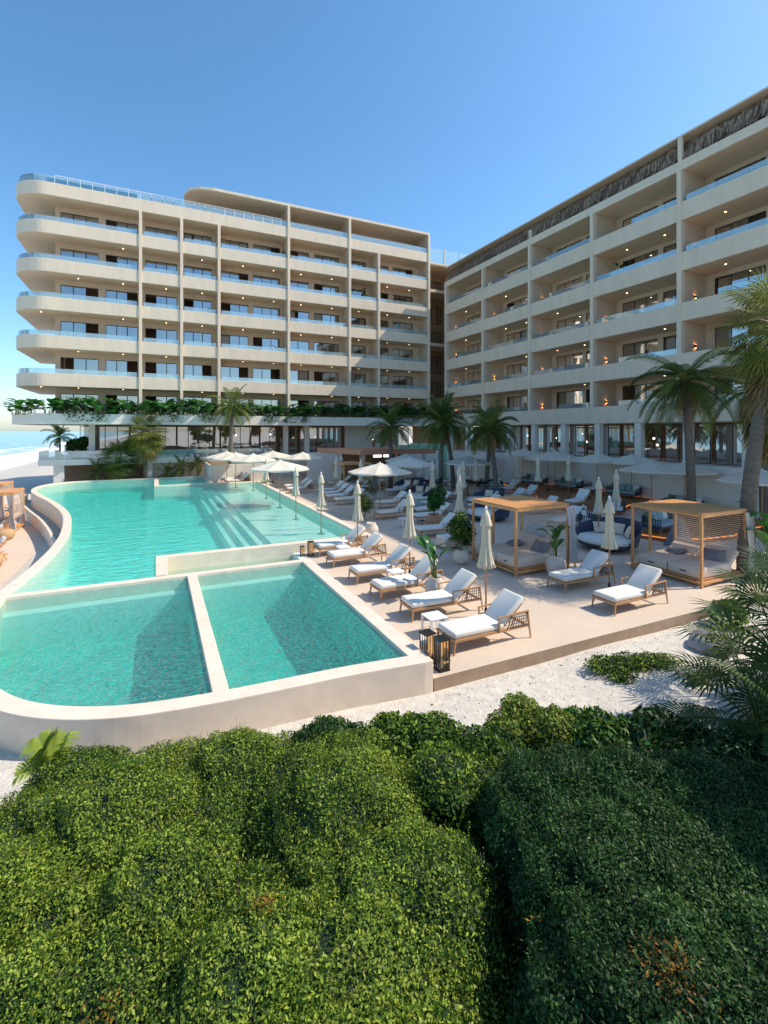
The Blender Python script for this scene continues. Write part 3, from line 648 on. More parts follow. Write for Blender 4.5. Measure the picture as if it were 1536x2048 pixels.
def make_open_umbrella(r=1.85, h=2.85, e=2.38):
    t = thing('open_umbrella', 'x', 'umbrella')
    m = MB(); m.tube([(0, 0, .04), (0, 0, h)], .026, 8); m.build('pole', 'teak', t, smooth=True)
    m = MB(); m.lathe([(.2, 0), (.2, .04), (.05, .06), (.035, .2), (.028, .22)], 16); m.build('base', 'black_metal', t)
    N = 8; S = 6; P = []; F = []
    for j in range(7):
        u = j / 6
        for k in range(N * S):
            a = 2 * PI * k / (N * S); q = (k % S) / S; sag = math.sin(q * PI); chord = math.cos(PI / N) / math.cos((q - .5) * 2 * PI / N)
            P.append((u * r * chord * (1 - .05 * sag * u) * math.cos(a), u * r * chord * (1 - .05 * sag * u) * math.sin(a), h - (h - e) * (u ** 1.15) - .05 * sag * u * (1 if u < .99 else .2)))
    for k in range(N * S):
        a = 6 * N * S + k; P.append((P[a][0], P[a][1], P[a][2] - .07 - .05 * (0 if (k % S) not in (1, 2, 3, 4, 5) else 1) + .02))
    for j in range(7):
        for k in range(N * S):
            a = j * N * S + k; b = j * N * S + (k + 1) % (N * S); F.append((a, b, b + N * S, a + N * S))
    m = MB(); m.add(P, F); m.build('canopy', 'canopy_cloth', t, smooth=False)
    m = MB(); m.lathe([(.02, h + .05), (.16, h + .0), (.27, h - .07)], 16); m.build('vent_cap', 'canopy_cloth', t)
    for k in range(N):
        a = 2 * PI * k / N; m = MB(); m.bar((.03, 0, h - .04), (r * .98, 0, e - .02), .02, .015); m.bar((.03, 0, e - .15), (r * .5, 0, (h + e) / 2 - .08), .014); o = m.build('rib', 'teak', t); o.rotation_euler.z = a
    m = MB(); m.lathe([(.012, h), (.035, h + .05), (.02, h + .1), (0, h + .12)], 10); m.build('finial', 'white_metal', t, smooth=True)
    return t
def make_side_table(mtl='white_metal'):
    t = thing('side_table', 'x', 'side table')
    m = MB(); m.box(-.23, .23, -.23, .23, .40, .43); m.build('table_top', mtl, t, bevel=.008)
    for x in (-.205, .205):
        for y in (-.205, .205): m = MB(); m.box(x - .02, x + .02, y - .02, y + .02, 0, .4); m.build('leg', mtl, t)
    return t
def make_lantern(w=.215, h=.60):
    t = thing('lantern', 'x', 'lantern'); m = MB(); a = w / 2
    for x in (-a, a):
        for y in (-a, a): m.box(x - .007, x + .007, y - .007, y + .007, 0, h)
    for i in range(1, 3):
        q = -a + w * i / 3
        for s in (-a, a): m.box(q - .0035, q + .0035, s - .0035, s + .0035, .03, h); m.box(s - .0035, s + .0035, q - .0035, q + .0035, .03, h)
    m.box(-a - .012, a + .012, -a - .012, a + .012, 0, .03); m.build('frame', 'black_metal', t)
    m = MB(); m.box(-a - .02, a + .02, -a - .02, a + .02, h, h + .03); m.build('lid', 'black_metal', t)
    m = MB()
    for x in (-a, a): m.add([(x * .97, -a, .03), (x * .97, a, .03), (x * .97, a, h), (x * .97, -a, h)], [(0, 1, 2, 3)]); m.add([(-a, x * .97, .03), (a, x * .97, .03), (a, x * .97, h), (-a, x * .97, h)], [(0, 1, 2, 3)])
    m.build('glass', 'lantern_glass', t)
    m = MB(); m.tube([(-.06, 0, h + .03), (-.06, 0, h + .14), (.06, 0, h + .14), (.06, 0, h + .03)], .008, 5); m.build('handle', 'black_metal', t)
    m = MB(); m.lathe([(.04, .03), (.04, .2)], 10); m.build('candle', 'candle', t)
    return t
def make_cabana():
    t = thing('cabana', 'x', 'cabana'); w = 2.35; h = 2.2; a = .037
    for x in (a, w - a):
        for y in (a, w - a): m = MB(); m.box(x - a, x + a, y - a, y + a, 0, h); m.build('post', 'cabana_wood', t, bevel=.006)
    m = MB(); m.box(.9, .98, w - .07, w - .01, 0, h); m.build('post', 'cabana_wood', t)
    m = MB()
    for y in (a, w - a): m.box(.093, w - .093, y - .04, y + .04, h - .1, h - .003)
    for x in (a, w - a): m.box(x - .03, x + .03, .02, w - .02, h - .098, h - .006)
    m.build('roof_frame', 'cabana_wood', t); m = MB()
    for y in (a, w - a): m.box(.093, w - .093, y - .035, y + .035, .1, .17)
    for x in (a, w - a): m.box(x - .03, x + .03, .02, w - .02, .102, .168)
    m.build('bed_frame', 'cabana_wood', t)
    m = MB(); n = 26
    for i in range(n): x = .02 + (w - .04) * i / n; m.box(x, x + (w - .04) / n - .014, -.01, w + .01, h + .003, h + .028)
    m.build('slatted_roof', 'cabana_wood', t)
    m = MB()
    for i in range(20): z = .75 + i * .068; m.box(w - .05, w - .03, .1, w - .1, z, z + .018)
    m.build('back_slats', 'cushion_sand', t)
    m = MB(); m.box(.12, w - .12, .1, w - .1, .17, .22); m.build('platform', 'cabana_wood', t)
    for i in range(2):
        y = .12 + 1.06 * i + .52; m = MB(); m.rbox((.95, y, .38), (1.66, 1.03, .32), .06); mt = m.build('mattress', 'cushion_sand', t, smooth=True)
        m = MB(); m.box(.112, .118, y - .09, y + .09, .35, .39); m.build('fabric_tag', 'rope_navy', mt)
        m = MB(); m.rbox((1.92, y, .62), (.72, 1.0, .16), .06, rotm(y=-38)); m.build('back_cushion', 'cushion_sand', t, smooth=True)
    for (x, y, rz, ry) in ((1.62, .62, 12, -42), (1.45, 1.7, -20, -12)):
        m = MB(); m.pillow((x, y, .68 if ry < -20 else .6), .5, .62, .2, rotm(y=ry, z=rz)); m.build('pillow', 'cushion_grey', t, smooth=True)
    return t
def drape(t, x, y, h, dx=.28, name='curtain'):
    P = []; F = []; n = 26; rows = 14
    for j in range(rows + 1):
        v = j / rows; z = h - v * (h - .25); wdt = .30 - .17 * math.sin(min(1, v / .62) * PI / 2) if v < .62 else .13 + .16 * ((v - .62) / .38) ** .8
        cx = -dx * (1 - v) * .4
        for i in range(n + 1):
            u = i / n - .5; P.append((x + cx + u * wdt * 1.2, y + .045 * math.sin(u * 34 + v * 2) * (1 + v), z))
    for j in range(rows):
        for i in range(n): a = j * (n + 1) + i; F.append((a, a + 1, a + n + 2, a + n + 1))
    m = MB(); m.add(P, F); return m.build(name, 'curtain_cloth', t, smooth=True)
def make_daybed(r=.95, dark='rope_navy', pillows=3):
    """round daybed: open side faces -X"""
    t = thing('round_daybed', 'x', 'daybed'); m = MB(); m.lathe([(0, .26), (r - .1, .26), (r, .32), (r, .38), (r - .06, .44), (0, .45)], 32); m.build('mattress', 'cushion_white', t, smooth=True)
    m = MB(); m.lathe([(r * .55, .0), (r * .98, .2), (r * .98, .26), (.2, .255)], 28); m.build('base', dark, t)
    P = []; F = []; n = 22
    for i in range(n + 1):
        a = R(-105 + 210 * i / n); hh = .35 + .5 * math.cos((i / n - .5) * PI) ** .8 if 0 < i < n else .35
        for k, (q, z) in enumerate(((1.0, .2), (1.16, .2 + hh), (1.11, .2 + hh), (.97, .3))): P.append((r * q * math.cos(a), r * q * math.sin(a), z))
    for i in range(n):
        for k in range(4): a = i * 4 + k; b = i * 4 + (k + 1) % 4; F.append((a, b, b + 4, a + 4))
    F += [(0, 1, 2, 3), (4 * n, 4 * n + 3, 4 * n + 2, 4 * n + 1)]
    m = MB(); m.add(P, F); m.build('woven_back', dark, t)
    for i in range(pillows):
        a = R(-50 + 50 * i) if pillows == 3 else R(-20 + 40 * i); m = MB(); m.pillow((r * .72 * math.cos(a), r * .72 * math.sin(a), .66), .2 + .26, .52, .18, rotm(y=-62) if False else (rotm(z=math.degrees(a)) @ rotm(y=-65))); m.build('pillow', 'cushion_sand', t, smooth=True)
    return t
def make_sofa(L=2.0, cols=('cushion_green', 'cushion_teal', 'cushion_teal', 'cushion_white')):
    """sofa along X, seat opens to -Y"""
    t = thing('rope_sofa', 'x', 'sofa'); h = L / 2
    m = MB(); m.box(-h, h, -.4, .4, .2, .26); m.bar((-h, -.4, .58), (-h, .4, .66), .04); m.bar((h, -.4, .58), (h, .4, .66), .04); m.bar((-h, .4, .68), (h, .4, .68), .05)
    for x in (-h, h):
        for i in range(8): y = -.38 + i * .108; m.bar((x, y, .25), (x, y, .6), .03)
    n = int(L / .09)
    for i in range(n + 1): x = -h + L * i / n; m.bar((x, .39, .25), (x, .4, .66), .035)
    m.build('rope_frame', 'rope_navy', t)
    for x in (-h + .04, h - .04):
        for y in (-.36, .36): m = MB(); m.bar((x, y, .2), (x, y, 0), .05, t=.6); m.build('leg', 'teak', t)
    m = MB(); m.rbox((0, -.02, .34), (L - .1, .76, .16), .05); m.build('seat_cushion', 'cushion_teal' if L > 1.6 else 'cushion_white', t, smooth=True)
    k = len(cols)
    for i, c in enumerate(cols):
        x = -h + .28 + (L - .56) * i / max(1, k - 1) if k > 1 else 0; m = MB(); m.pillow((x, .24, .62), .46, .5 if L > 1 else .5, .18, rotm(x=72, z=(i % 2) * 8 - 4)); m.build('pillow', c, t, smooth=True)
    return t
def make_hammock(L=3.0, sag=.7):
    """hangs between (0,0,1.5) and (L,0,1.5)"""
    t = thing('hammock', 'x', 'hammock'); P = []; n = 24; k = 10; m = MB()
    f = lambda u, v: (L * u, v * .55 * math.sin(PI * min(1, max(0, (u - .12) / .76))) ** .6 if .12 < u < .88 else 0, 1.5 - 4 * sag * u * (1 - u) + .18 * abs(v) * math.sin(PI * u))
    for j in range(-5, 6):
        v = j / 5; m.tube([f(i / n, v) for i in range(n + 1)], .014, 4)
    for i in range(5, n - 3):
        u = i / n; m.tube([f(u, j / 5) for j in range(-5, 6)], .014, 4)
    m.build('net', 'black_metal', t)
    m = MB(); m.tube([(0, 0, 1.5), (-.25, 0, 1.62)], .02, 6); m.tube([(L, 0, 1.5), (L + .25, 0, 1.62)], .02, 6); m.build('rope', 'rope_dark', t)
    return t
def make_pot(r=.28, h=.55, mtl='clay_pot'):
    m = MB(); m.lathe([(r * .55, 0), (r * .85, h * .18), (r, h * .48), (r * .92, h * .72), (r * .62, h * .92), (r * .66, h), (r * .56, h), (r * .5, h * .88), (0, h * .87)], 24)
    return m.build('plant_pot', mtl, smooth=True)
def leaf_quads(m, base, dirv, L, W, droop=.25, seg=5, cup=.15, mi=0, stemr=0):
    """broad leaf blade along dirv, bending down"""
    d = Vector(dirv).normalized(); side = d.cross(Vector((0, 0, 1)))
    side = side.normalized() if side.length > 1e-3 else Vector((1, 0, 0)); p = Vector(base); P = []; F = []
    for i in range(seg + 1):
        u = i / seg; ww = W * math.sin(PI * min(1, u * .93 + .05)) ** .75 * .5 if i < seg else .004
        nrm = side.cross(d).normalized()
        P += [p - side * ww + nrm * cup * ww, p, p + side * ww + nrm * cup * ww]
        d = (d + Vector((0, 0, -droop / seg * (1 + u)))).normalized(); p = p + d * (L / seg)
    for i in range(seg):
        a = 3 * i; F += [(a, a + 1, a + 4, a + 3), (a + 1, a + 2, a + 5, a + 4)]
    m.add(P, F, mi)
def make_broad_plant(name, label, cat, loc, h=1.0, n=12, W=.26, L=.55, seed=1, up=.8, group=None, scale=1, mats=('big_leaf', 'big_leaf_light'), stem='stem_green', base_r=.12, drp=.9):
    rr = random.Random(seed); t = thing(name, label, cat, loc, 0, group); m = MB(); st = MB()
    for i in range(n):
        a = rr.uniform(0, 2 * PI); el = rr.uniform(up - .35, up + .25); hh = h * rr.uniform(.45, 1.0) - L * .4
        r0 = base_r * rr.random(); b = Vector((r0 * math.cos(a), r0 * math.sin(a), 0)); out = hh * (1.15 - el) * .8
        tip = b + Vector((out * math.cos(a), out * math.sin(a), hh)); mid = (b + tip) / 2 + Vector((-.06 * math.cos(a), -.06 * math.sin(a), hh * .1))
        st.tube([b, mid, tip], [.016, .013, .008], 5)
        z = rr.uniform(.2, 1.1) if up < .95 else rr.uniform(.8, 2.2)
        leaf_quads(m, tip, (math.cos(a), math.sin(a), z), L * rr.uniform(.75, 1.15), W * rr.uniform(.8, 1.15), drp, 5, .25, 0 if rr.random() < .6 else 1)
    st.build('stems', stem, t, smooth=True); m.build('leaves', list(mats), t, smooth=True)
    t.scale = (scale,) * 3
    return t
def shrub_mesh(lobes, n, leaf, seed=1, mats=('hedge_leaf', 'hedge_leaf_light', 'hedge_leaf_dark'), shell=.16, zmin=-.3, droop=0, asp=.5, up=.3, lump=.1, dexp=1.4, probs=(.5, .25, .25), sprigs=0, patch=()):
    rs = np.random.RandomState(seed); lob = np.array(lobes, float); area = (lob[:, 3] * lob[:, 4] + lob[:, 4] * lob[:, 5] + lob[:, 3] * lob[:, 5]); pr = area / area.sum()
    N = int(n * 2.6); k = rs.choice(len(lob), N, p=pr); d = rs.normal(size=(N, 3)); d /= np.linalg.norm(d, axis=1)[:, None]; d[:, 2] = np.where(d[:, 2] < -.35, -d[:, 2], d[:, 2])
    c = lob[k, :3]; r = lob[k, 3:6]
    gg = 6.283 * (c + d * r)
    clump = .018 * np.sin(gg[:, 0] * 3.1 + 2 * np.sin(gg[:, 1] * 1.3)) * np.sin(gg[:, 1] * 2.7 + k) + .02 * np.sin(gg[:, 0] * 1.4 + gg[:, 2]) * np.sin(gg[:, 1] * 1.2)
    bump = 1 + clump * min(1, leaf * 25) + lump * .6 * np.sin(d[:, 0] * 7 + k * 1.3) * np.sin(d[:, 1] * 8 + k) + lump * .5 * np.sin(d[:, 2] * 13 + d[:, 0] * 9) 
    s = bump[:, None] * (1 - shell * (rs.rand(N, 1) ** dexp)); p = c + d * r * s; nn = d / r; nn /= np.linalg.norm(nn, axis=1)[:, None]
    keep = p[:, 2] > zmin
    for i, l in enumerate(lob):
        q = ((p - l[:3]) / l[3:6]); keep &= ~((np.sqrt((q ** 2).sum(1)) < (1 - shell)) & (k != i))
    p = p[keep][:n]; nn = nn[keep][:n]; N = len(p)
    rnd = rs.normal(size=(N, 3)); nrm = nn * .9 + rnd * .75 + np.array([0, 0, up]); nrm /= np.linalg.norm(nrm, axis=1)[:, None]
    t = rs.normal(size=(N, 3)) + nn * .6 + np.array([0, 0, -droop]); t -= nrm * (t * nrm).sum(1)[:, None]; t /= np.linalg.norm(t, axis=1)[:, None]; b = np.cross(nrm, t)
    L = leaf * (.55 + .95 * rs.rand(N, 1) ** 1.5)* 1.1; W = L * asp * rs.uniform(.8, 1.2, (N, 1))
    V0 = None
    V = np.stack([p - t * L * .5, p + b * W * .5 + nrm * L * .06, p + t * L * .5, p - b * W * .5 + nrm * L * .06], 1)
    f = np.sin(p[:, 0] * 2.1 + 1.3) * np.sin(p[:, 1] * 1.7 + p[:, 2] * 2) * .25; u = rs.rand(N)
    mi = np.where(u < probs[0], 0, np.where(u + f < probs[0] + probs[1], 1, 2))
    for (px_, py_, pz_, pr_) in patch:
        dd = np.sqrt(((p - np.array([px_, py_, pz_])) ** 2).sum(1)) + rs.normal(size=N) * pr_ * .35; mi = np.where(dd < pr_, 3, mi)
    if sprigs:
        o = np.argsort(-rs.rand(N) - (nn[:, 2] > .3) * 1.0)[:sprigs]; q = p[o]; dr = nn[o] * .7 + rs.normal(size=(sprigs, 3)) * .35 + np.array([0, 0, .6]); dr /= np.linalg.norm(dr, axis=1)[:, None]; vs_ = [V]; ms = [mi]
        for kk in range(7):
            c0 = q + dr * leaf * .75 * kk; sd = rs.normal(size=(sprigs, 3)); sd -= dr * (sd * dr).sum(1)[:, None]; sd /= np.linalg.norm(sd, axis=1)[:, None]; tt = sd * .8 + dr * .6; bb = np.cross(tt, dr); bb /= np.linalg.norm(bb, axis=1)[:, None] + 1e-6; l_ = leaf * (1.15 - .08 * kk)
            vs_.append(np.stack([c0, c0 + tt * l_ * .5 + bb * l_ * .26, c0 + tt * l_, c0 + tt * l_ * .5 - bb * l_ * .26], 1)); ms.append(np.full(sprigs, 1 if kk > 2 else 0))
        V = np.concatenate(vs_); mi = np.concatenate(ms)
    return V, mi
def shrub(name, label, cat, lobes, n, leaf, seed=1, group=None, mats=('hedge_leaf', 'hedge_leaf_light', 'hedge_leaf_dark'), core=.86, **kw):
    c = np.mean(np.array(lobes)[:, :3], 0); t = thing(name, label, cat, (c[0], c[1], -.25), 0, group)
    lb = [(l[0] - c[0], l[1] - c[1], l[2] + .25, l[3], l[4], l[5]) for l in lobes]
    kw['patch'] = [(q[0] - c[0], q[1] - c[1], q[2] + .25, q[3]) for q in kw.get('patch', ())]
    V, mi = shrub_mesh(lb, n, leaf, seed, mats, zmin=-.05, **kw)
    arr_mesh('foliage', V, None, mats, mi, t)
    if kw.get('sprigs', 0) > 1000:
        rs = np.random.RandomState(seed + 5); o = rs.choice(len(V) - 7 * kw['sprigs'], 5000, replace=False); q = V[o].mean(1); dr = rs.normal(size=(5000, 3)) * .6 + np.array([0, 0, .7]); dr /= np.linalg.norm(dr, axis=1)[:, None]; sd = np.cross(dr, rs.normal(size=(5000, 3))); sd /= np.linalg.norm(sd, axis=1)[:, None]
        l_ = rs.uniform(.04, .13, (5000, 1)); arr_mesh('twigs', np.stack([q - sd * .002, q + sd * .002, q + dr * l_ + sd * .0008, q + dr * l_ - sd * .0008], 1), None, ('trunk',), None, t)
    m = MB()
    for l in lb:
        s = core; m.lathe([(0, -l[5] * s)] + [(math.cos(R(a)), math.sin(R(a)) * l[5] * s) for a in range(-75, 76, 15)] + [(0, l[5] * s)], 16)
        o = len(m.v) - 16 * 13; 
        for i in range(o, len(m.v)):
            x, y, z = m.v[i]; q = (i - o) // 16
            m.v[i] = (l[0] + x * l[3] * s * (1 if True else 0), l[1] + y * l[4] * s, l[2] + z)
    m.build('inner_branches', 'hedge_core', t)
    return t
# ---- palms
def feather_frond(m, base, az, el, L, rr, nl=34, ll=.62, droop=1.5, mi=0, lw=.03):
    d = Vector((math.cos(az) * math.cos(el), math.sin(az) * math.cos(el), math.sin(el))); p = Vector(base); seg = 12; pts = [p.copy()]; ds = [d.copy()]
    tw = rr.uniform(-.3, .3)
    for i in range(seg):
        d = (d + Vector((0, 0, -droop / seg * (.5 + 1.1 * i / seg)))).normalized(); p = p + d * (L / seg); pts.append(p.copy()); ds.append(d.copy())
    m.tube(pts, [.03 * L / 2.5 * (1 - .85 * i / seg) + .003 for i in range(seg + 1)], 4, mi)
    for i in range(nl):
        u = .10 + .9 * i / nl; f = u * seg; a = int(min(seg - 1, f)); q = pts[a].lerp(pts[a + 1], f - a); dd = ds[a]
        side = dd.cross(Vector((0, 0, 1)));  side = side.normalized() if side.length > .05 else Vector((-math.sin(az), math.cos(az), 0))
        upv = side.cross(dd).normalized(); le = ll * math.sin(PI * min(.97, u * .82 + .14)) ** .8 * rr.uniform(.85, 1.1)
        for s in (-1, 1):
            v = (side * s * (.85) + dd * (.55 + .5 * u) + upv * (.25 + tw * s) ).normalized(); w = dd * lw * .5
            q1 = q + v * le * .5; v2 = (v + Vector((0, 0, -.75))).normalized(); q2 = q1 + v2 * le * .5
            m.add([q - w, q + w, q1 + w * 1.1, q1 - w * 1.1, q2], [(0, 1, 2, 3), (3, 2, 4)], mi)
def fan_frond(m, base, az, el, L, rr, nl=20, R0=.7, droop=.9, mi=0, lw=.045):
    d = Vector((math.cos(az) * math.cos(el), math.sin(az) * math.cos(el), math.sin(el))); p = Vector(base); pts = [p.copy()]
    for i in range(5): d = (d + Vector((0, 0, -droop / 5 * .6))).normalized(); p = p + d * (L / 5); pts.append(p.copy())
    m.tube(pts, [.02, .018, .016, .013, .01, .008], 4, mi)
    side = d.cross(Vector((0, 0, 1))); side = side.normalized() if side.length > .05 else Vector((-math.sin(az), math.cos(az), 0)); upv = side.cross(d).normalized()
    for i in range(nl):
        a = R(-115 + 230 * i / (nl - 1)) ; v = (d * math.cos(a) + side * math.sin(a) + upv * .12).normalized(); le = R0 * (.75 + .25 * math.cos(a)) * rr.uniform(.9, 1.1)
        pe = v.cross(upv).normalized() * lw * .5; q1 = p + v * le * .6; q2 = q1 + (v + Vector((0, 0, -droop * .7))).normalized() * le * .4
        m.add([p, q1 + pe, q2, q1 - pe], [(0, 1, 2, 3)], mi)
def palm(label, loc, h, kind='feather', nf=20, L=2.2, tr=.14, seed=1, lean=(0, 0), dead=6, mats=('palm_leaf', 'palm_leaf_light', 'palm_dead'), group=None, elmin=-25, skirt=0, nl=32, ll=.6, R0=.7, lw=.03, name='palm_tree', trunk_name='trunk', elmax=80):
    rr = random.Random(seed); t = thing(name, label, 'palm tree' if name == 'palm_tree' else 'plant', loc, 0, group); pts = []; rs = []
    n = max(6, int(h / .16))
    for i in range(n + 1):
        u = i / n; pts.append((lean[0] * u * u, lean[1] * u * u, h * u)); rs.append(tr * (1.25 - .35 * u) * (1 + .06 * (i % 2)) * (1.25 if i == 0 else 1))
    m = MB(); m.tube(pts, rs, 12); m.build(trunk_name, 'trunk', t, smooth=True)
    top = Vector((lean[0], lean[1], h)); m = MB()
    for i in range(nf):
        az = i * 2.399 + rr.uniform(-.3, .3); u = i / nf; el = R(elmax - (elmax - elmin) * u ** .8 + rr.uniform(-7, 7)); mi = 1 if rr.random() < .3 else 0
        b = top + Vector((math.cos(az), math.sin(az), 0)) * tr * .6 + Vector((0, 0, (1 - u) * .3))
        if kind == 'feather': feather_frond(m, b, az, el, L * rr.uniform(.85, 1.1), rr, nl, ll, 1.3 + .5 * u, mi, lw)
        else: fan_frond(m, b, az, el, L * .5 * rr.uniform(.85, 1.1), rr, 20, R0, .8, mi, lw * 1.4)
    m.build('crown', list(mats), t)
    if dead:
        m = MB()
        for i in range(dead):
            az = rr.uniform(0, 2 * PI); el = R(rr.uniform(-75, -45)); b = top + Vector((math.cos(az) * tr, math.sin(az) * tr, -rr.uniform(0, max(.15, skirt))))
            if kind == 'feather': feather_frond(m, b, az, el, L * .55, rr, nl // 2, ll * .6, .5, 0 if rr.random() < .6 else 1, lw)
            else: fan_frond(m, b, az, el, L * .45, rr, 16, R0 * .9, 1.2, 0 if rr.random() < .6 else 1, lw * 1.5)
        m.build('dead_fronds', ['palm_dead', 'palm_yellow'], t)
    return t
# ================================================================== place the furniture
def rows(proto, items, group, used=0):
    for i, it in enumerate(items):
        loc, rz, lab = it[:3]; place(proto, i > 0 or used, (loc[0], loc[1], loc[2] if len(loc) > 2 else 0), rz, lab, group, it[3] if len(it) > 3 else 1)
G1 = 'white cushioned sun loungers set out on the pool deck'
LG = make_lounger()
rows(LG, [
    ((6.62, 8.66), 0, 'nearest sunlit lounger beside the pair of black lanterns'),
    ((6.68, 10.52), -2, 'lounger in shade behind the nearest potted bird of paradise plant'),
    ((6.55, 12.15), 1, 'third sunlit lounger from the deck edge along the plunge pool'),
    ((6.52, 13.75), 0, 'fourth lounger along the plunge pool, with a closed umbrella at its backrest'),
    ((6.46, 15.75), 1, 'fifth lounger along the plunge pool, level with its far corner'),
    ((6.45, 17.3), 2, 'lounger against the front wall of the turquoise pool beside small lanterns'),
    ((11.65, 10.45), 0, 'lounger between the two wooden cabanas, further of the pair'),
    ((11.5, 8.68), 0, 'lounger alone at the right front edge of the deck by the sand'),
    ((11.4, 18.25), -4, 'shaded lounger behind the white tufted ottoman'),
    ((11.6, 23.0), 4, 'shaded lounger next to the pool corner and the square wire table'),
    ((12.95, 21.2), -6, 'shaded lounger beside the tall leafy green potted tree'),
    ((15.7, 26.6), 0, 'shaded lounger behind the closed umbrella in the middle of the deck'),
    ((15.5, 24.9), 0, 'shaded lounger right behind the leafy green potted tree'),
    ((11.3, 28.6), 3, 'first of the blue-shaded loungers lined along the pool ledge'),
    ((11.3, 30.3), 3, 'second of the blue-shaded loungers lined along the pool ledge'),
    ((11.5, 31.9), 3, 'third of the blue-shaded loungers lined along the pool ledge'),
    ((11.8, 33.6), 3, 'lounger in front of the small far cabana'),
    ((14.0, 37.6), 0, 'far shaded lounger behind the small cabana'),
    ((19.9, 20.6), -8, 'lounger seen between the posts of the left wooden cabana'),
    ((18.2, 17.2), 8, 'lounger at the back slats of the left wooden cabana'),
    ((16.2, 31.2), 0, 'shaded lounger near the dark fan palm pot'),
    ((22.3, 20.2), 15, 'lounger near the front edge of the orange wooden deck'),
    ((6.5, 40.95 + 2.2), 0, 'nearest of the small sunlit loungers at the far end of the pool'),
    ((6.5, 44.1), 0, 'middle of the small sunlit loungers at the far end of the pool'),
    ((6.3, 45.1), 0, 'furthest of the small sunlit loungers, against the low white wall'),
    ((24.2, 28.5), 10, 'shaded lounger beneath the open umbrella by the twin palms'),
    ((9.9, 35.4), 0, 'lounger by the pool ledge beneath the far closed umbrella'),
    ((10.2, 37.3), 0, 'lounger by the pool ledge left of the small far cabana'),
    ((13.8, 23.0), 4, 'shaded lounger between the square wire table and the beanbags'),
    ((18.6, 27.6), 0, 'shaded lounger left of the twin central palms'),
    ((20.9, 24.3), 0, 'shaded lounger in front of the right pair of central palms'),
    ((19.4, 33.8), 0, 'deeply shaded lounger before the mint green frame'),
    ((22.0, 31.9), 5, 'deeply shaded lounger behind the palms hammock'),
    ((15.5, 34.4), 0, 'shaded lounger between the small cabana and the bar'),
    ((22.6, 34.6), 0, 'furthest shaded lounger below the curve of the wall'),
    ((13.1, 26.2), 0, 'shaded lounger under the large sunlit open umbrella'),
    ((22.9, 25.2), 8, 'shaded lounger at the left corner of the rear orange deck'),
    ((17.4, 22.6), -6, 'shaded lounger between the two round daybeds'),
], G1)
CU = make_closed_umbrella()
rows(CU, [
    ((7.55, 9.75), 0, 'closed cream umbrella standing behind the nearest sunlit lounger'),
    ((7.4, 13.5), 20, 'closed cream umbrella behind the fourth lounger by the plunge pool'),
    ((6.96, 16.85), 40, 'closed cream umbrella between the two loungers at the pool front wall'),
    ((12.05, 9.75), 10, 'closed cream umbrella between the two loungers at the right front'),
    ((6.7, 20.5, .06), 5, 'closed umbrella standing in the shallow ledge, nearest in the water'),
    ((6.6, 24.4, .06), 15, 'closed umbrella standing in the shallow ledge, second in the water'),
    ((6.8, 32.8, .06), 25, 'closed umbrella standing in the ledge between the two open ones'),
    ((11.7, 16.9), 0, 'closed umbrella beside the white tufted ottoman left of the cabana'),
    ((13.6, 36.4), 0, 'closed umbrella right of the small far cabana'),
    ((16.0, 38.0), 0, 'closed umbrella in front of the coral roofed bar'),
    ((19.2, 31.2), 0, 'closed umbrella before the twin palms in deep shade'),
    ((15.3, 25.0), 0, 'greenish closed umbrella behind the dark sided daybed'),
    ((20.2, 27.2), 0, 'closed umbrella right of the twin palms hammock'),
    ((24.2, 27.7), 0, 'closed umbrella by the left end of the orange wooden deck'),
    ((21.8, 22.9), 0, 'closed umbrella behind the left cabana roof'),
    ((16.6, 13.95), 0, 'closed umbrella rising from the large round daybed'),
    ((20.5, 16.2), 0, 'closed umbrella beside the green cushioned sofa'),
    ((12.6, 29.9), 0, 'closed umbrella over the row of blue-shaded loungers'),
    ((17.9, 33.9), 0, 'closed umbrella between the coral roof and the mint frame'),
    ((23.1, 32.3), 0, 'closed umbrella before the curve of the retaining wall'),
    ((17.0, 24.2), 0, 'closed umbrella right of the leafy green potted tree'),
    ((23.8, 22.3), 0, 'closed umbrella on the rear orange deck near its front edge'),
    ((11.9, 32.9), 0, 'closed umbrella between the ledge loungers and the small cabana'),
    ((14.9, 21.6), 0, 'closed umbrella behind the leafy pot, beside the round white daybed'),
], 'closed cream umbrellas')
OU = make_open_umbrella()
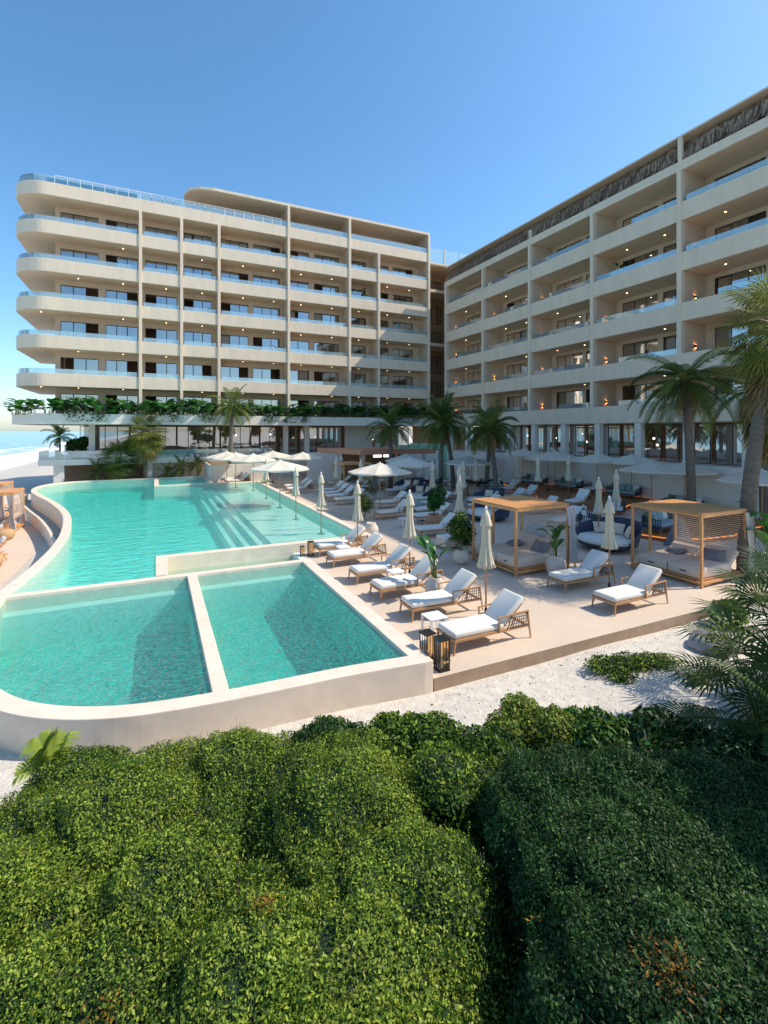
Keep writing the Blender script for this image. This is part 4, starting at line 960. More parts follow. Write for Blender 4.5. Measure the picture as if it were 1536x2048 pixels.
rows(OU, [
    ((6.75, 28.6, .06), 10, 'open cream umbrella in the ledge, nearest of those in the water'),
    ((6.8, 37.6, .06), 15, 'open cream umbrella in the ledge, further one in the water'),
    ((5.9, 40.4, .06), 0, 'open cream umbrella at the far left corner of the ledge'),
    ((5.7, 44.3), 0, 'open cream umbrella over the small sunlit loungers'),
    ((9.6, 43.5), 0, 'open cream umbrella against the pale terrace wall beyond the ledge'),
    ((11.3, 39.6), 0, 'open cream umbrella above the small far cabana'),
    ((11.5, 24.5), 12, 'large sunlit open umbrella right of the pool ledge'),
    ((15.9, 28.9), 0, 'open shaded umbrella in front of the mint framed bar'),
    ((20.6, 28.7), 0, 'open shaded umbrella between the two pairs of palms'),
    ((28.2, 31.4), 0, 'open blue-shaded umbrella left of the pair over the wall sofas'),
    ((26.3, 26.6), 0, 'open blue-shaded umbrella over the orange deck, left of the pair'),
    ((28.2, 27.8), 0, 'open blue-shaded umbrella over the orange deck, behind its twin'),
    ((27.6, 23.3), 0, 'open shaded umbrella by the retaining wall at centre right'),
    ((26.6, 18.6), 0, 'open shaded umbrella left of the leaning palm trunk'),
    ((27.8, 17.4), 0, 'open shaded umbrella right of the leaning palm trunk'),
    ((25.6, 12.4), 0, 'open umbrella at the right edge behind the big palm'),
    ((24.6, 33.8), 0, 'open shaded umbrella beneath the curve of the retaining wall'),
    ((27.2, 36.4), 0, 'furthest open umbrella against the curved retaining wall'),
    ((17.8, 38.9 - 6.0), 0, 'open shaded umbrella right under the coral roof'),
    ((28.3, 21.2), 0, 'open shaded umbrella over the green pillow sofa at the wall'),
], 'open cream umbrellas')
ST = make_side_table()
rows(ST, [
    ((5.82, 9.42), 0, 'white side table beside the nearest lounger and lanterns'),
    ((6.62, 12.95), 0, 'white side table between the third and fourth sunlit loungers'),
    ((6.25, 16.5), 0, 'white side table between the two loungers near the pool wall'),
    ((11.0, 20.6), 0, 'white wire table in the shade near the pool corner'),
], 'white side tables')
LN = make_lantern()
rows(LN, [
    ((5.08, 7.95), 0, 'tallest black lantern at the corner of the plunge pool'),
    ((4.96, 8.3), 8, 'black lantern half hidden behind the taller corner one'),
    ((5.32, 8.22), 0, 'small black lantern right of the tall corner one', .72),
    ((5.26, 17.35), 0, 'tall slim lantern by the turquoise pool front wall', .85),
    ((4.95, 17.4), 0, 'short slim lantern by the turquoise pool front wall', .6),
    ((13.35, 11.2), 0, 'black lantern left of the right wooden cabana', .8),
    ((13.75, 11.5), 0, 'taller black lantern left of the right wooden cabana'),
    ((11.1, 19.1), 0, 'black lantern behind the closed umbrella by the ottoman', .9),
], 'black metal lanterns')
CB = make_cabana()
ca = place(CB, False, (10.4, 11.9, 0), 0, 'left wooden four post cabana with a sunlit slatted roof', 'wooden cabanas')
cb2 = place(CB, True, (14.65, 8.65, 0), 0, 'right wooden four post cabana dappled by palm shade', 'wooden cabanas')
cb3 = place(CB, True, (12.9, 34.0, 0), 0, 'small far cabana with a wooden roof beyond the pool ledge', 'wooden cabanas')
cb4 = place(CB, True, (-9.2, 31.4, -.8), 0, 'white draped wooden cabana on the lower terrace left of the pool', 'wooden cabanas')
cb5 = place(CB, True, (-10.8, 36.4, -.8), 0, 'further draped cabana on the lower terrace cut by the left edge', 'wooden cabanas')
cb6 = place(CB, True, (-8.3, 21.3, -.8), 0, 'nearest left cabana, only its brown post in view', 'wooden cabanas')
for c in (ca, cb2, cb3): drape(c, 2.42, -.10, 2.12)
for c in (cb4, cb5):
    drape(c, 2.3, .02, 2.1); drape(c, 2.3, 2.33, 2.1, name='curtain'); drape(c, 1.1, .02, 2.1)
DB = make_daybed(1.05)
rows(DB, [
    ((16.3, 13.3), 8, 'large round daybed with three pillows and navy woven back', 1.05),
    ((15.9, 20.4), -10, 'round white daybed behind the left cabana'),
    ((15.9, 27.9), 0, 'round daybed with tall navy side in the middle of the shaded deck'),
    ((17.3, 31.9), 10, 'round daybed beneath the sunlit open umbrella'),
    ((18.6, 24.2), -20, 'round daybed in front of the right pair of palms'),
], 'round woven daybeds')
SF = make_sofa()
rows(SF, [
    ((20.6, 13.9), 100 - 90, 'long navy rope sofa with green pillow on the front orange deck'),
    ((28.3, 21.8), -80, 'rope sofa with a green pillow against the retaining wall'),
    ((27.9, 17.6), -85, 'rope sofa by the leaning palm trunk against the wall'),
    ((28.0, 29.8), -75, 'rope sofa on the orange deck under the paired umbrellas'),
    ((28.2, 26.4), -88, 'rope sofa on the orange deck behind the left cabana'),
    ((24.3, 30.9), -20, 'low rope sofa behind the palms hammock'),
], 'navy rope sofas')
AC = make_sofa(.85, ('cushion_white',)); AC.name = 'rope_armchair'
for i, it in enumerate([((20.4, 17.7), 60, 'rope armchair with white pillow next to the closed umbrella'), ((28.1, 24.1), -85, 'rope armchair left of the green pillow sofa at the wall'),
                        ((26.2, 16.1), -120, 'rope armchair right of the leaning palm at the wall'), ((18.9, 16.4), 30, 'rope armchair behind the large round daybed'), ((23.4, 18.5), -60, 'rope armchair on the orange deck edge')]):
    o = place(AC, i > 0, (*it[0], 0), it[1], it[2], 'rope armchairs'); o['category'] = 'armchair'
# tufted ottoman
t = thing('ottoman', 'white tufted ottoman by the bushy planter left of the cabana', 'ottoman', (10.95, 16.15, 0))
m = MB()
for i in range(4):
    for j in range(2): m.rbox((-.52 + i * .35, -.18 + j * .36, .42), (.345, .355, .14), .05)
m.build('cushion', 'cushion_white', t, smooth=True); m = MB(); m.box(-.7, .7, -.36, .36, .1, .36); m.build('base', 'cushion_sand', t, bevel=.02)
for x in (-.64, .64):
    for y in (-.3, .3): m = MB(); m.bar((x, y, .1), (x, y, 0), .05); m.build('leg', 'teak', t)
# beanbags, baskets
for i, (x, y, lab) in enumerate([(13.7, 24.3, 'left grey beanbag in the shaded lounge area'), (14.4, 23.6, 'right grey beanbag in the shaded lounge area'), (15.0, 15.9, 'grey beanbag behind the left cabana')]):
    m = MB(); m.lathe([(.3, 0), (.46, .12), (.48, .3), (.36, .5), (.2, .62), (.05, .68), (0, .69)], 20, fold=lambda a, i: .05 * math.sin(3 * a + i)); o = m.build('beanbag', 'cushion_teal', smooth=True); o.location = (x, y, 0); tag(o, lab, 'beanbag', 'grey beanbags')
m = MB(); m.add([(-.45, -.4, 0), (.45, -.4, 0), (.45, .4, 0), (-.45, .4, 0), (.25, .1, 1.35), (.32, .1, 1.35), (.32, .2, 1.33), (.25, .2, 1.33)], [(0, 3, 2, 1), (4, 5, 6, 7), (0, 1, 5, 4), (1, 2, 6, 5), (2, 3, 7, 6), (3, 0, 4, 7)])
o = m.build('floor_cushion', 'cushion_grey', bevel=.06); o.location = (19.3, 12.3, 0); tag(o, 'dark grey upright wedge cushion behind the right cabana', 'cushion')
# hammocks
HM = make_hammock()
for i, (a, b, lab) in enumerate([((16.9, 29.0), (19.1, 29.6), 'black net hammock under the shaded umbrella by the bar'), ((20.0, 29.2), (22.3, 27.3), 'black net hammock strung between the two pairs of palms'), ((18.2, 10.7), (20.6, 12.9), 'dark net hammock tied to the big right palm')]):
    d = Vector(b) - Vector(a); o = place(HM, i > 0, (a[0], a[1], 0 if i < 2 else .3), math.degrees(math.atan2(d.y, d.x)), lab, 'net hammocks'); o.scale = (d.length / 3, 1, 1)
# pots and plants
def potted(x, y, r, h, lab, mtl='clay_pot'):
    o = make_pot(r, h, mtl); o.location = (x, y, 0); tag(o, lab, 'plant pot', 'rounded clay plant pots'); return o
potted(7.08, 11.42, .30, .6, 'clay pot behind the nearest white side table')
make_broad_plant('bird_of_paradise_plant', 'green bird of paradise plant in the pot by the nearest loungers', 'plant', (7.08, 11.42, .5), 1.1, 10, .2, .55, 3, 1.05, 'bird of paradise plants')
potted(11.72, 11.5, .33, .66, 'large clay pot at the right foot of the left cabana')
make_broad_plant('bird_of_paradise_plant', 'bird of paradise plant with an orange flower beside the left cabana', 'plant', (11.72, 11.5, .55), 1.15, 13, .2, .55, 7, 1.05, 'bird of paradise plants')
potted(9.75, 14.0, .30, .5, 'clay pot half hidden behind the front closed umbrella')
potted(12.0, 19.5, .42, .72, 'wide pinkish pot of the leafy green tree', 'terracotta')
potted(8.62, 19.3, .34, .62, 'cream urn at the right corner of the pool ledge')
potted(13.3, 29.6, .3, .5, 'clay pot of the small fan palm in the shade')
potted(17.5, 8.25, .45, .8, 'large clay pot at the right picture edge by the big palm')
o = potted(7.85, 18.9, .3, .5, 'woven basket behind the lounger at the pool wall', 'basket')
def bushy(label, loc, r, h, seed, n=2600, leaf=.09, zb=.5, mats=('hedge_leaf', 'palm_leaf', 'hedge_leaf_dark'), group='bushy potted plants', asp=.4):
    rr = random.Random(seed); t = thing('potted_shrub', label, 'plant', (loc[0], loc[1], zb), 0, group); lob = []
    for i in range(6): a = rr.uniform(0, 6.28); q = r * .5 * rr.random(); s = rr.uniform(.38, .6) * r; lob.append((q * math.cos(a), q * math.sin(a), h * (.35 + .6 * i / 6), s, s, s * 1.1))
    V, mi = shrub_mesh(lob, n, leaf, seed, mats, shell=.8, zmin=.02, asp=asp); arr_mesh('foliage', V, None, mats, mi, t)
    m = MB()
    for i in range(5): l = lob[i]; m.tube([(0, 0, 0), (l[0] * .4, l[1] * .4, l[2] * .5), (l[0], l[1], l[2])], [.02, .014, .008], 5)
    m.build('stems', 'trunk', t); return t
bushy('leafy dark green potted tree in the wide pinkish pot', (12.0, 19.5), .62, 1.25, 4, 3200, .13, .6, ('big_leaf', 'hedge_leaf_dark', 'big_leaf'), asp=.6)
bushy('tall airy potted bush behind the front closed umbrella', (9.75, 14.0), .75, 1.35, 8, 2200, .12, .35)
bushy('low wide bush beside the white ottoman', (10.9, 15.2), .62, .75, 12, 1700, .11, .1)
potted(10.9, 15.2, .33, .3, 'low planter bowl beside the white ottoman')
bushy('feathery bush above the cream urn at the ledge corner', (10.0, 23.2), .6, 1.0, 15, 1500, .13, .1, ('hedge_leaf', 'palm_leaf_light', 'palm_leaf'), asp=.25)
palm('small fan palm with broad dark fans under the sunlit umbrella', (13.3, 29.6, .45), .5, 'fan', 16, 1.2, .06, 21, dead=0, R0=.5, nl=20, name='fan_palm', group='small fan palms')
palm('small fan palm in front of the coral roofed bar', (15.6, 36.2, 0), .9, 'fan', 18, 1.6, .08, 22, dead=0, R0=.65, nl=20, name='fan_palm', group='small fan palms')
# orange raised decks
def od(poly, z, lab):
    t = thing('wooden_deck', lab, 'deck', (0, 0, 0), 0, 'orange wooden lounge decks'); m = MB(); m.prism(poly, 0, z); m.build('boards', 'orange_deck', t)
    m = MB(); m.wall(poly, .05, z - .07, z - .03, closed=True); m.build('edge_light', 'led_orange', t); return t
od([(18.9, 14.6), (19.4, 13.0), (20.6, 12.2), (22.6, 12.0), (24.6, 12.6), (26.8, 12.5), (28, 15), (26.5, 16.0), (24.5, 16.0), (22.5, 15.6), (20.6, 16.0), (19.3, 15.6)], .22, 'front orange timber deck behind the right cabana')
od([(21.2, 21.2), (22.0, 19.0), (24.0, 18.6), (25.6, 19.4), (27.6, 19.6), (29.2, 20.4), (29.2, 32), (26.5, 32), (25.4, 29.5), (25.0, 26.5), (23.0, 24.2), (21.6, 23.0)], .28, 'large rear orange timber deck along the retaining wall')
for nm in ('rope_sofa',):
    pass
# bar pavilion
t = thing('pool_bar', 'open pool bar with a flat coral roof and mint green frame', 'bar', (0, 0, 0))
m = MB(); m.prism([(13.2, 41.5), (14.9, 35.4), (22.0, 35.4), (22.0, 41.5)], 2.75, 3.15); m.build('roof', 'coral_paint', t, bevel=.02)
m = MB(); m.box(18.6, 23.3, 35.6, 36.1, 3.155, 3.5); m.box(22.7, 23.3, 35.6, 36.1, 0, 3.155); m.box(22.7, 23.3, 36.1, 41.4, 3.0, 3.5); m.build('mint_frame', 'mint_paint', t, bevel=.02)
for x, y in ((15.6, 36.4), (18.7, 36.4), (21.4, 36.4), (15.2, 40.8), (21.4, 40.8)): m = MB(); m.box(x - .09, x + .09, y - .09, y + .09, 0, 2.75); m.build('post', 'white_plaster', t)
m = MB(); m.box(15.9, 21.2, 37.4, 38.0, 0, 1.05); m.box(15.8, 21.3, 37.3, 38.1, 1.053, 1.12); m.build('counter', 'white_plaster', t)
m = MB(); m.box(15.4, 21.6, 41.0, 41.2, 0, 2.75); m.build('back_wall', 'interior', t)
m = MB(); m.box(16.4, 17.15, 36.2, 36.26, 2.48, 2.72); m.box(17.35, 18.1, 36.2, 36.26, 2.48, 2.72); m.build('white_panel', 'bright_panel', t)
m = MB(); m.box(16.2, 21.0, 40.7, 40.98, 1.5, 1.55); m.box(16.2, 21.0, 40.7, 40.98, 2.0, 2.05); m.build('shelf', 'teak', t)
# wicker chairs and tables on the restaurant terrace
def wicker():
    t = thing('wicker_chair', 'x', 'chair'); m = MB(); m.lathe([(.3, .05), (.33, .2), (.32, .42), (0, .43)], 14); m.build('seat', 'basket', t)
    P = []; F = []; n = 14
    for i in range(n + 1):
        a = R(-100 + 200 * i / n)
        for q, z in ((.32, .4), (.36, .8), (.33, .8), (.29, .4)): P.append((q * math.cos(a), q * math.sin(a), z))
    for i in range(n):
        for k in range(4): a = i * 4 + k; b = i * 4 + (k + 1) % 4; F.append((a, b, b + 4, a + 4))
    m = MB(); m.add(P, F); m.build('backrest', 'basket', t)
    for x in (-.2, .2):
        for y in (-.2, .2): m = MB(); m.bar((x, y, .1), (x * 1.2, y * 1.2, 0), .04); m.build('leg', 'basket', t)
    m = MB(); m.rbox((0, 0, .47), (.46, .46, .09), .04); m.build('cushion', 'cushion_white', t, smooth=True); return t
WC = wicker(); n = 0
names = ['at the open left end of the terrace', 'below the far left window', 'left of the bushy fan palm', 'right of the bushy fan palm', 'above the small garden palms', 'behind the tall slender palm']
for i, x in enumerate((-7.9, -4.6, -1.8, 3.0, 5.6, 9.0)):
    place(WC, n > 0, (x, 51.6, TZ), 180, 'left wicker chair of the terrace pair ' + names[i], 'wicker terrace chairs'); n += 1
    place(WC, True, (x + 1.25, 51.6, TZ), 0, 'right wicker chair of the terrace pair ' + names[i], 'wicker terrace chairs')
    t = thing('terrace_table', 'small white table between the wicker chairs ' + names[i], 'table', (x + .62, 51.75, TZ), 0, 'terrace tables')
    m = MB(); m.lathe([(.34, .70), (.34, .73), (0, .731)], 16); m.build('table_top', 'white_metal', t); m = MB(); m.lathe([(.2, 0), (.2, .02), (.03, .03), (.03, .7)], 10); m.build('pedestal', 'black_metal', t)
# beach loungers on the lower terrace
def beach_chair():
    t = thing('beach_chair', 'x', 'beach chair'); m = MB()
    for y in (-.3, .3): m.bar((-.8, y, .25), (.75, y, .25), .05); m.bar((.2, y, .27), (.75, y, .85), .05)
    for i in range(8): m.bar((-.72 + i * .13, -.3, .26), (-.72 + i * .13, .3, .26), .07, .02)
    for i in range(6): m.bar((.25 + i * .09, -.3, .33 + i * .094), (.25 + i * .09, .3, .33 + i * .094), .06, .02)
    m.build('frame', 'cabana_wood', t)
    for x in (-.7, .6):
        for y in (-.3, .3): m = MB(); m.bar((x, y, .25), (x + (.1 if x > 0 else -.05), y, 0), .05); m.build('leg', 'cabana_wood', t)
    m = MB(); m.rbox((-.3, 0, .33), (1.1, .56, .1), .04); m.build('seat_cushion', 'cushion_white', t, smooth=True)
    m = MB(); m.pillow((.62, 0, .84), .3, .5, .14, rotm(y=-50)); m.build('headrest', 'cushion_white', t, smooth=True); return t
BC = beach_chair()
for i, (x, y, rz, lab) in enumerate([(-6.2, 22.9, 20, 'nearest wooden beach chair below the wavy pool wall'), (-6.5, 25.2, 25, 'second wooden beach chair below the wavy pool wall'), (-7.4, 28.6, 15, 'wooden beach chair beside the white draped cabana'), (-8.1, 30.7, 10, 'wooden beach chair at the corner post of the draped cabana'),
                                     (-9.3, 40.6, 20, 'wooden beach chair beyond the draped cabana near the channel'), (-9.9, 38.7, 20, 'wooden beach chair behind the draped cabana')]):
    place(BC, i > 0, (x, y, -.8), rz, lab, 'wooden beach chairs')
m = MB(); m.lathe([(.3, 0), (.42, .2), (.4, .42), (.3, .5), (0, .5)], 20); o = m.build('woven_pouf', 'basket', smooth=True); o.location = (-6.0, 24.1, -.8); tag(o, 'nearer tan pouf among the beach chairs left of the pool', 'pouf')
m = MB(); m.lathe([(.3, 0), (.42, .2), (.4, .42), (.3, .5), (0, .5)], 20); o = m.build('woven_pouf', 'basket', smooth=True); o.location = (-6.9, 30.0, -.8); tag(o, 'further tan pouf in front of the draped cabana', 'pouf')

# ================================================================== plants
for i in range(34):
    x = -10.8 + i * 1.22 + rng.uniform(-.3, .3); s = rng.uniform(1.15, 1.7)
    where = ['the rounded left end', 'the first column', 'the second column', 'the slender palm crown', 'the middle of the terrace', 'the column past the middle', 'the dark palms', 'the inner corner'][min(7, i * 8 // 34)]
    ordn = ['first', 'second', 'third', 'fourth', 'fifth'][i - min(j for j in range(34) if min(7, j * 8 // 34) == min(7, i * 8 // 34))]
    make_broad_plant('elephant_ear_plant', '%s big leafed plant on the planter ledge near %s' % (ordn, where), 'plant', (x, 49.72, Z0 + .78), 1.1, 20, .52, .60, 100 + i, .85, 'big leafed plants along the planter ledge', s, base_r=.45, drp=.6)
for i, (x, wd) in enumerate([(-6.3, 1.2), (-4.6, .8), (1.5, .9), (4.4, .7), (10.5, .8), (12.4, 1.1), (14.2, .6), (25.5, 1.2), (27.5, 1.0)]):
    t = thing('trailing_vine', ['first', 'second', 'third', 'fourth', 'fifth', 'sixth', 'seventh', 'eighth', 'ninth'][i] + ' trailing vine from the left spilling over the white planter ledge', 'vine', (x, 49.1, Z0 + .9), 0, 'vines over the planter ledge')
    rr = np.random.RandomState(i); n = 160; P = np.stack([rr.normal(0, wd / 2, n), rr.uniform(-.12, .02, n), -rr.rand(n) ** 1.4 * .75 + .08], 1); d = rr.normal(size=(n, 3)) * .05; e = rr.normal(size=(n, 3)) * .035
    arr_mesh('foliage', np.stack([P - d, P + e, P + d, P - e], 1), None, ('big_leaf', 'hedge_leaf'), (rr.rand(n) < .4).astype(int), t)
for i, (k, x, y, X2, sz) in enumerate([(4, 9, 0, 0, 0)]): pass
for i, (x, y, k, s, lab) in enumerate([(21.4, 51.0, 4, 1.3, 'tall balcony plant on the fourth balcony row beside the thin column'), (12.2, 51.0, 6, .9, 'balcony plant near the top of the middle column'), (12.2, 51.0, 5, .9, 'balcony plant one row below the roof at the middle column'), (4.9, 51.0, 3, .8, 'balcony plant beside the second column, third row'), (11.8, 51.0, 2, .9, 'balcony plant left of the middle column, third row from the planter'),
                                       (32.3, 24.9, 3, 1.0, 'balcony plant on the shaded wing beside a wall lamp'), (32.4, 46.9, 2, .9, 'small balcony plant at the far end of the shaded wing')]):
    make_broad_plant('balcony_plant', lab, 'plant', (x, y, zk(k) + .3), 1.9, 16, .28, .5, 300 + i, .95, 'potted balcony plants', s)
# palms
palm('tall slender palm at the far end of the pool beside white umbrellas', (6.3, 46.6, 0), 6.7, 'feather', 24, 2.5, .17, 31, (.2, 0), 5, nl=26, ll=.7, lw=.05)
palm('bushy fan palm growing against the restaurant terrace', (-.9, 49.7, 0), 4.3, 'fan', 54, 2.3, .17, 32, (0, -.3), 14, R0=1.35, lw=.06, elmin=-50, skirt=1.0, mats=('palm_leaf_light', 'palm_yellow', 'palm_dead'))  # lighter leaf colours paint in the crown's sunlit yellow-green highlights
palm('lower fan palm left of the bushy fan palm', (-3.1, 49.8, 0), 1.9, 'fan', 40, 2.0, .13, 33, (0, 0), 6, R0=1.15, lw=.06)
for i, (x, y, h, lab) in enumerate([(-4.8, 49.7, .9, 'small feathery palm in the dark recess left of the fan palms'), (2.2, 50.1, 1.1, 'small feathery palm left of the white wall under the terrace'), (3.7, 50.2, 1.4, 'small feathery palm right beside the low white wall'), (1.0, 49.7, .5, 'lowest feathery palm under the bushy fan palm')]):
    palm(lab, (x, y, -.1), h, 'feather', 16, 1.3, .05, 40 + i, dead=0, nl=18, ll=.4, lw=.05, mats=('palm_leaf', 'palm_leaf_light', 'palm_dead'), group='small garden palms', name='garden_palm')
palm('dark palm at the left end of the restaurant terrace', (-8.0, 52.5, TZ), 1.9, 'feather', 18, 1.5, .07, 50, dead=2, nl=20, ll=.5, lw=.05)
shrub('terrace_bush', 'dark round bush beside the palm at the left end of the terrace', 'bush', [(-6.9, 53, TZ + .9, .8, .8, .9), (-6.3, 53.1, TZ + 1.4, .5, .5, .6)], 1500, .16, 51, mats=('hedge_leaf_dark', 'palm_leaf', 'hedge_leaf'))
palm('dark palm in front of the pool bar', (17.4, 35.0, 0), 4.9, 'feather', 26, 2.3, .15, 52, (.1, .1), 6, nl=24, ll=.7, lw=.055)
palm('dark palm left of the twin pair in the centre', (18.9, 29.7, 0), 5.0, 'feather', 26, 2.4, .14, 53, (.5, .5), 5, nl=26, ll=.7, lw=.05, group='dark central palms')
palm('dark palm leaning behind its twin at the centre', (20.4, 30.3, 0), 5.4, 'feather', 26, 2.4, .14, 54, (-.7, .3), 6, nl=26, ll=.7, lw=.05, group='dark central palms')
palm('dark palm with arched fronds right of the centre', (21.0, 26.0, 0), 4.6, 'feather', 26, 2.2, .14, 55, (-.4, .3), 6, nl=26, ll=.7, lw=.05, group='dark central palms')
palm('dark palm behind the arched one, its trunk leaning left', (21.9, 28.2, 0), 4.8, 'feather', 24, 2.1, .14, 56, (.3, -.3), 6, nl=26, ll=.7, lw=.05, group='dark central palms')
palm('large leaning coconut palm behind the right cabana', (24.2, 14.8, 0), 7.1, 'feather', 30, 3.0, .18, 57, (-.35, .1), 10, nl=44, ll=.85, lw=.04, elmax=55, elmin=-35)
palm('leaning palm between the coconut palm and the big palm', (28.3, 13.6, 0), 6.8, 'feather', 26, 2.8, .17, 58, (-.5, .2), 8, nl=34, ll=.8, lw=.04, elmax=50, elmin=-35)
palm('big thick trunk palm with a skirt of dead fronds at the right edge', (17.1, 8.75, 0), 8.0, 'fan', 60, 2.1, .19, 59, (1.45, -.3), 190, R0=1.1, lw=.05, elmin=-60, skirt=2.8, mats=('palm_leaf_light', 'palm_yellow', 'palm_leaf'))
make_broad_plant('banana_plant', 'bright green banana plant at the right picture edge beside the big palm', 'plant', (17.6, 8.3, .6), 1.9, 12, .42, 1.0, 71, 1.0)
# sand garden
for i, (x, y, r, lab, mm) in enumerate([(13.1, 7.1, .42, 'small bright green shrub against the deck edge on the sand', ('lime_leaf', 'hedge_leaf_light', 'hedge_leaf'))]):
    shrub('sand_shrub', lab, 'shrub', [(x, y, .02, r, r, .36), (x + .15, y - .05, .12, r * .6, r * .6, .3)], 1500, .08, 80 + i, mats=mm)
shrub('creeping_shrub', 'low spreading green shrub on the white sand', 'shrub', [(8.3, 6.9, -.14, .42, .3, .17), (8.8, 6.75, -.16, .5, .34, .2), (9.25, 6.6, -.16, .45, .3, .18), (9.65, 6.5, -.18, .35, .26, .16), (8.35, 6.5, -.2, .3, .25, .14)], 5200, .05, 84, mats=('hedge_leaf', 'hedge_leaf_light', 'hedge_leaf_dark'), core=.5, shell=.7)
m = MB(); m.lathe([(0, -.1), (.5, 0), (.55, .15), (.4, .32), (.2, .38), (0, .39)], 14, fold=lambda a, i: .12 * math.sin(2 * a + i) + .07 * math.sin(5 * a)); o = m.build('boulder', 'stone', smooth=True); o.location = (11.5, 6.5, -.3); tag(o, 'smooth grey boulder half buried in the sand', 'boulder')
for i, (x, y) in enumerate(((9.45, 5.82), (9.75, 5.88))):
    m = MB(); m.lathe([(0, 0), (.08, .03), (.12, .11), (.1, .19), (.04, .25), (0, .26)], 12); o = m.build('coconut', 'coconut', smooth=True); o.location = (x, y, -.27); o.rotation_euler = (.5, .3 + i, 0); tag(o, ('left' if i == 0 else 'right') + ' brown coconut of the pair lying on the sand', 'coconut')
m = MB(); rq = random.Random(44)
for i in range(1800):
    x = rq.uniform(.5, 14.5); y = rq.uniform(4.8, 7.6); s = rq.choice([.006, .008, .01, .016]) * rq.uniform(.7, 1.6); z = float(ground_z(np.array(x), np.array(y)))
    if x < 4.6 and y > 7.4: continue
    m.lathe([(0, -s * .4), (s, 0), (s * .7, s * .5), (0, s * .65)], 5, (x, y, z + s * .2), mi=0 if rq.random() < .85 else (1 if rq.random() < .6 else 2))
tag(m.build('sand_pebbles', ['sand', 'stone', 'dry_leaf']), kind='stuff')
# foreground hedges
rs_ = random.Random(3)
def lobes_in(pts, seed):
    rr = random.Random(seed); out = []
    for (r, t, zt, rad) in pts:
        x, y = rt(r, t); out.append((x, y, zt - rad * .75, rad * rr.uniform(.95, 1.15), rad * rr.uniform(.95, 1.15), rad * .75))
    return out
A = []
rr = random.Random(11)
for i in range(8):
    for j in range(7):
        r = -5.0 + i * .8 + rr.uniform(-.15, .15); t = .7 + j * .8 + rr.uniform(-.15, .15)
        if r > -.05 and t > 4.6: continue
        if r > .1 + .1 * (t - 3): r = .1 + .1 * (t - 3)
        top = 1.24 - .05 * (t - 2.5) + rr.uniform(-.2, .16) - .08 * max(0, t - 4.6)
        if r < -.70 * t - .2 and t > 4.2: continue
        A.append((r, t, top, rr.uniform(.6, .9)))
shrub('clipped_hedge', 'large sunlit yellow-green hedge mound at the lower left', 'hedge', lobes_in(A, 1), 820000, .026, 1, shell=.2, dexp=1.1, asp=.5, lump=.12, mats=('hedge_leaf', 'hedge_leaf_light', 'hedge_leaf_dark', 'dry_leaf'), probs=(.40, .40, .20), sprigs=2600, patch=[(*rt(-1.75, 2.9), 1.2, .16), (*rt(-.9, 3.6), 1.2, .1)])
B = []
for i in range(5):
    for j in range(5):
        r = 1.72 + i * .6 + rr.uniform(-.08, .08); t = 1.0 + j * .85 + rr.uniform(-.12, .12); top = 1.68 - .10 * (r - 2.1) ** 2 - .10 * max(0, t - 3.6) ** 2 + rr.uniform(-.05, .05)
        if r > 3.7 and t > 3.6: continue
        B.append((r, t, top, rr.uniform(.72, .85)))
shrub('clipped_hedge', 'large shaded deep green hedge dome at the lower right', 'hedge', lobes_in(B, 2), 620000, .026, 2, mats=('hedge_shade', 'hedge_shade_light', 'hedge_shade_dark', 'dry_leaf'), shell=.18, dexp=1.1, asp=.5, lump=.08, sprigs=1800, patch=[(*rt(1.62, 2.7), 1.5, .17), (*rt(1.05, 2.6), 1.3, .1), (*rt(1.0, 3.3), 1.4, .07)])
x, y = rt(.86, 3.4); shrub('gap_fill_bush', 'low dark bush deep in the gap between the two big hedges', 'bush', [(rt(.86, q)[0], rt(.86, q)[1], .1, .5, .5, .45) for q in (1.6, 2.3, 3.0, 3.7, 4.4, 5.0)], 26000, .04, 77, mats=('hedge_leaf_dark', 'hedge_shade_dark', 'hedge_shade_dark'))  # dark leaves added so the gap reads as deep shade, not sand
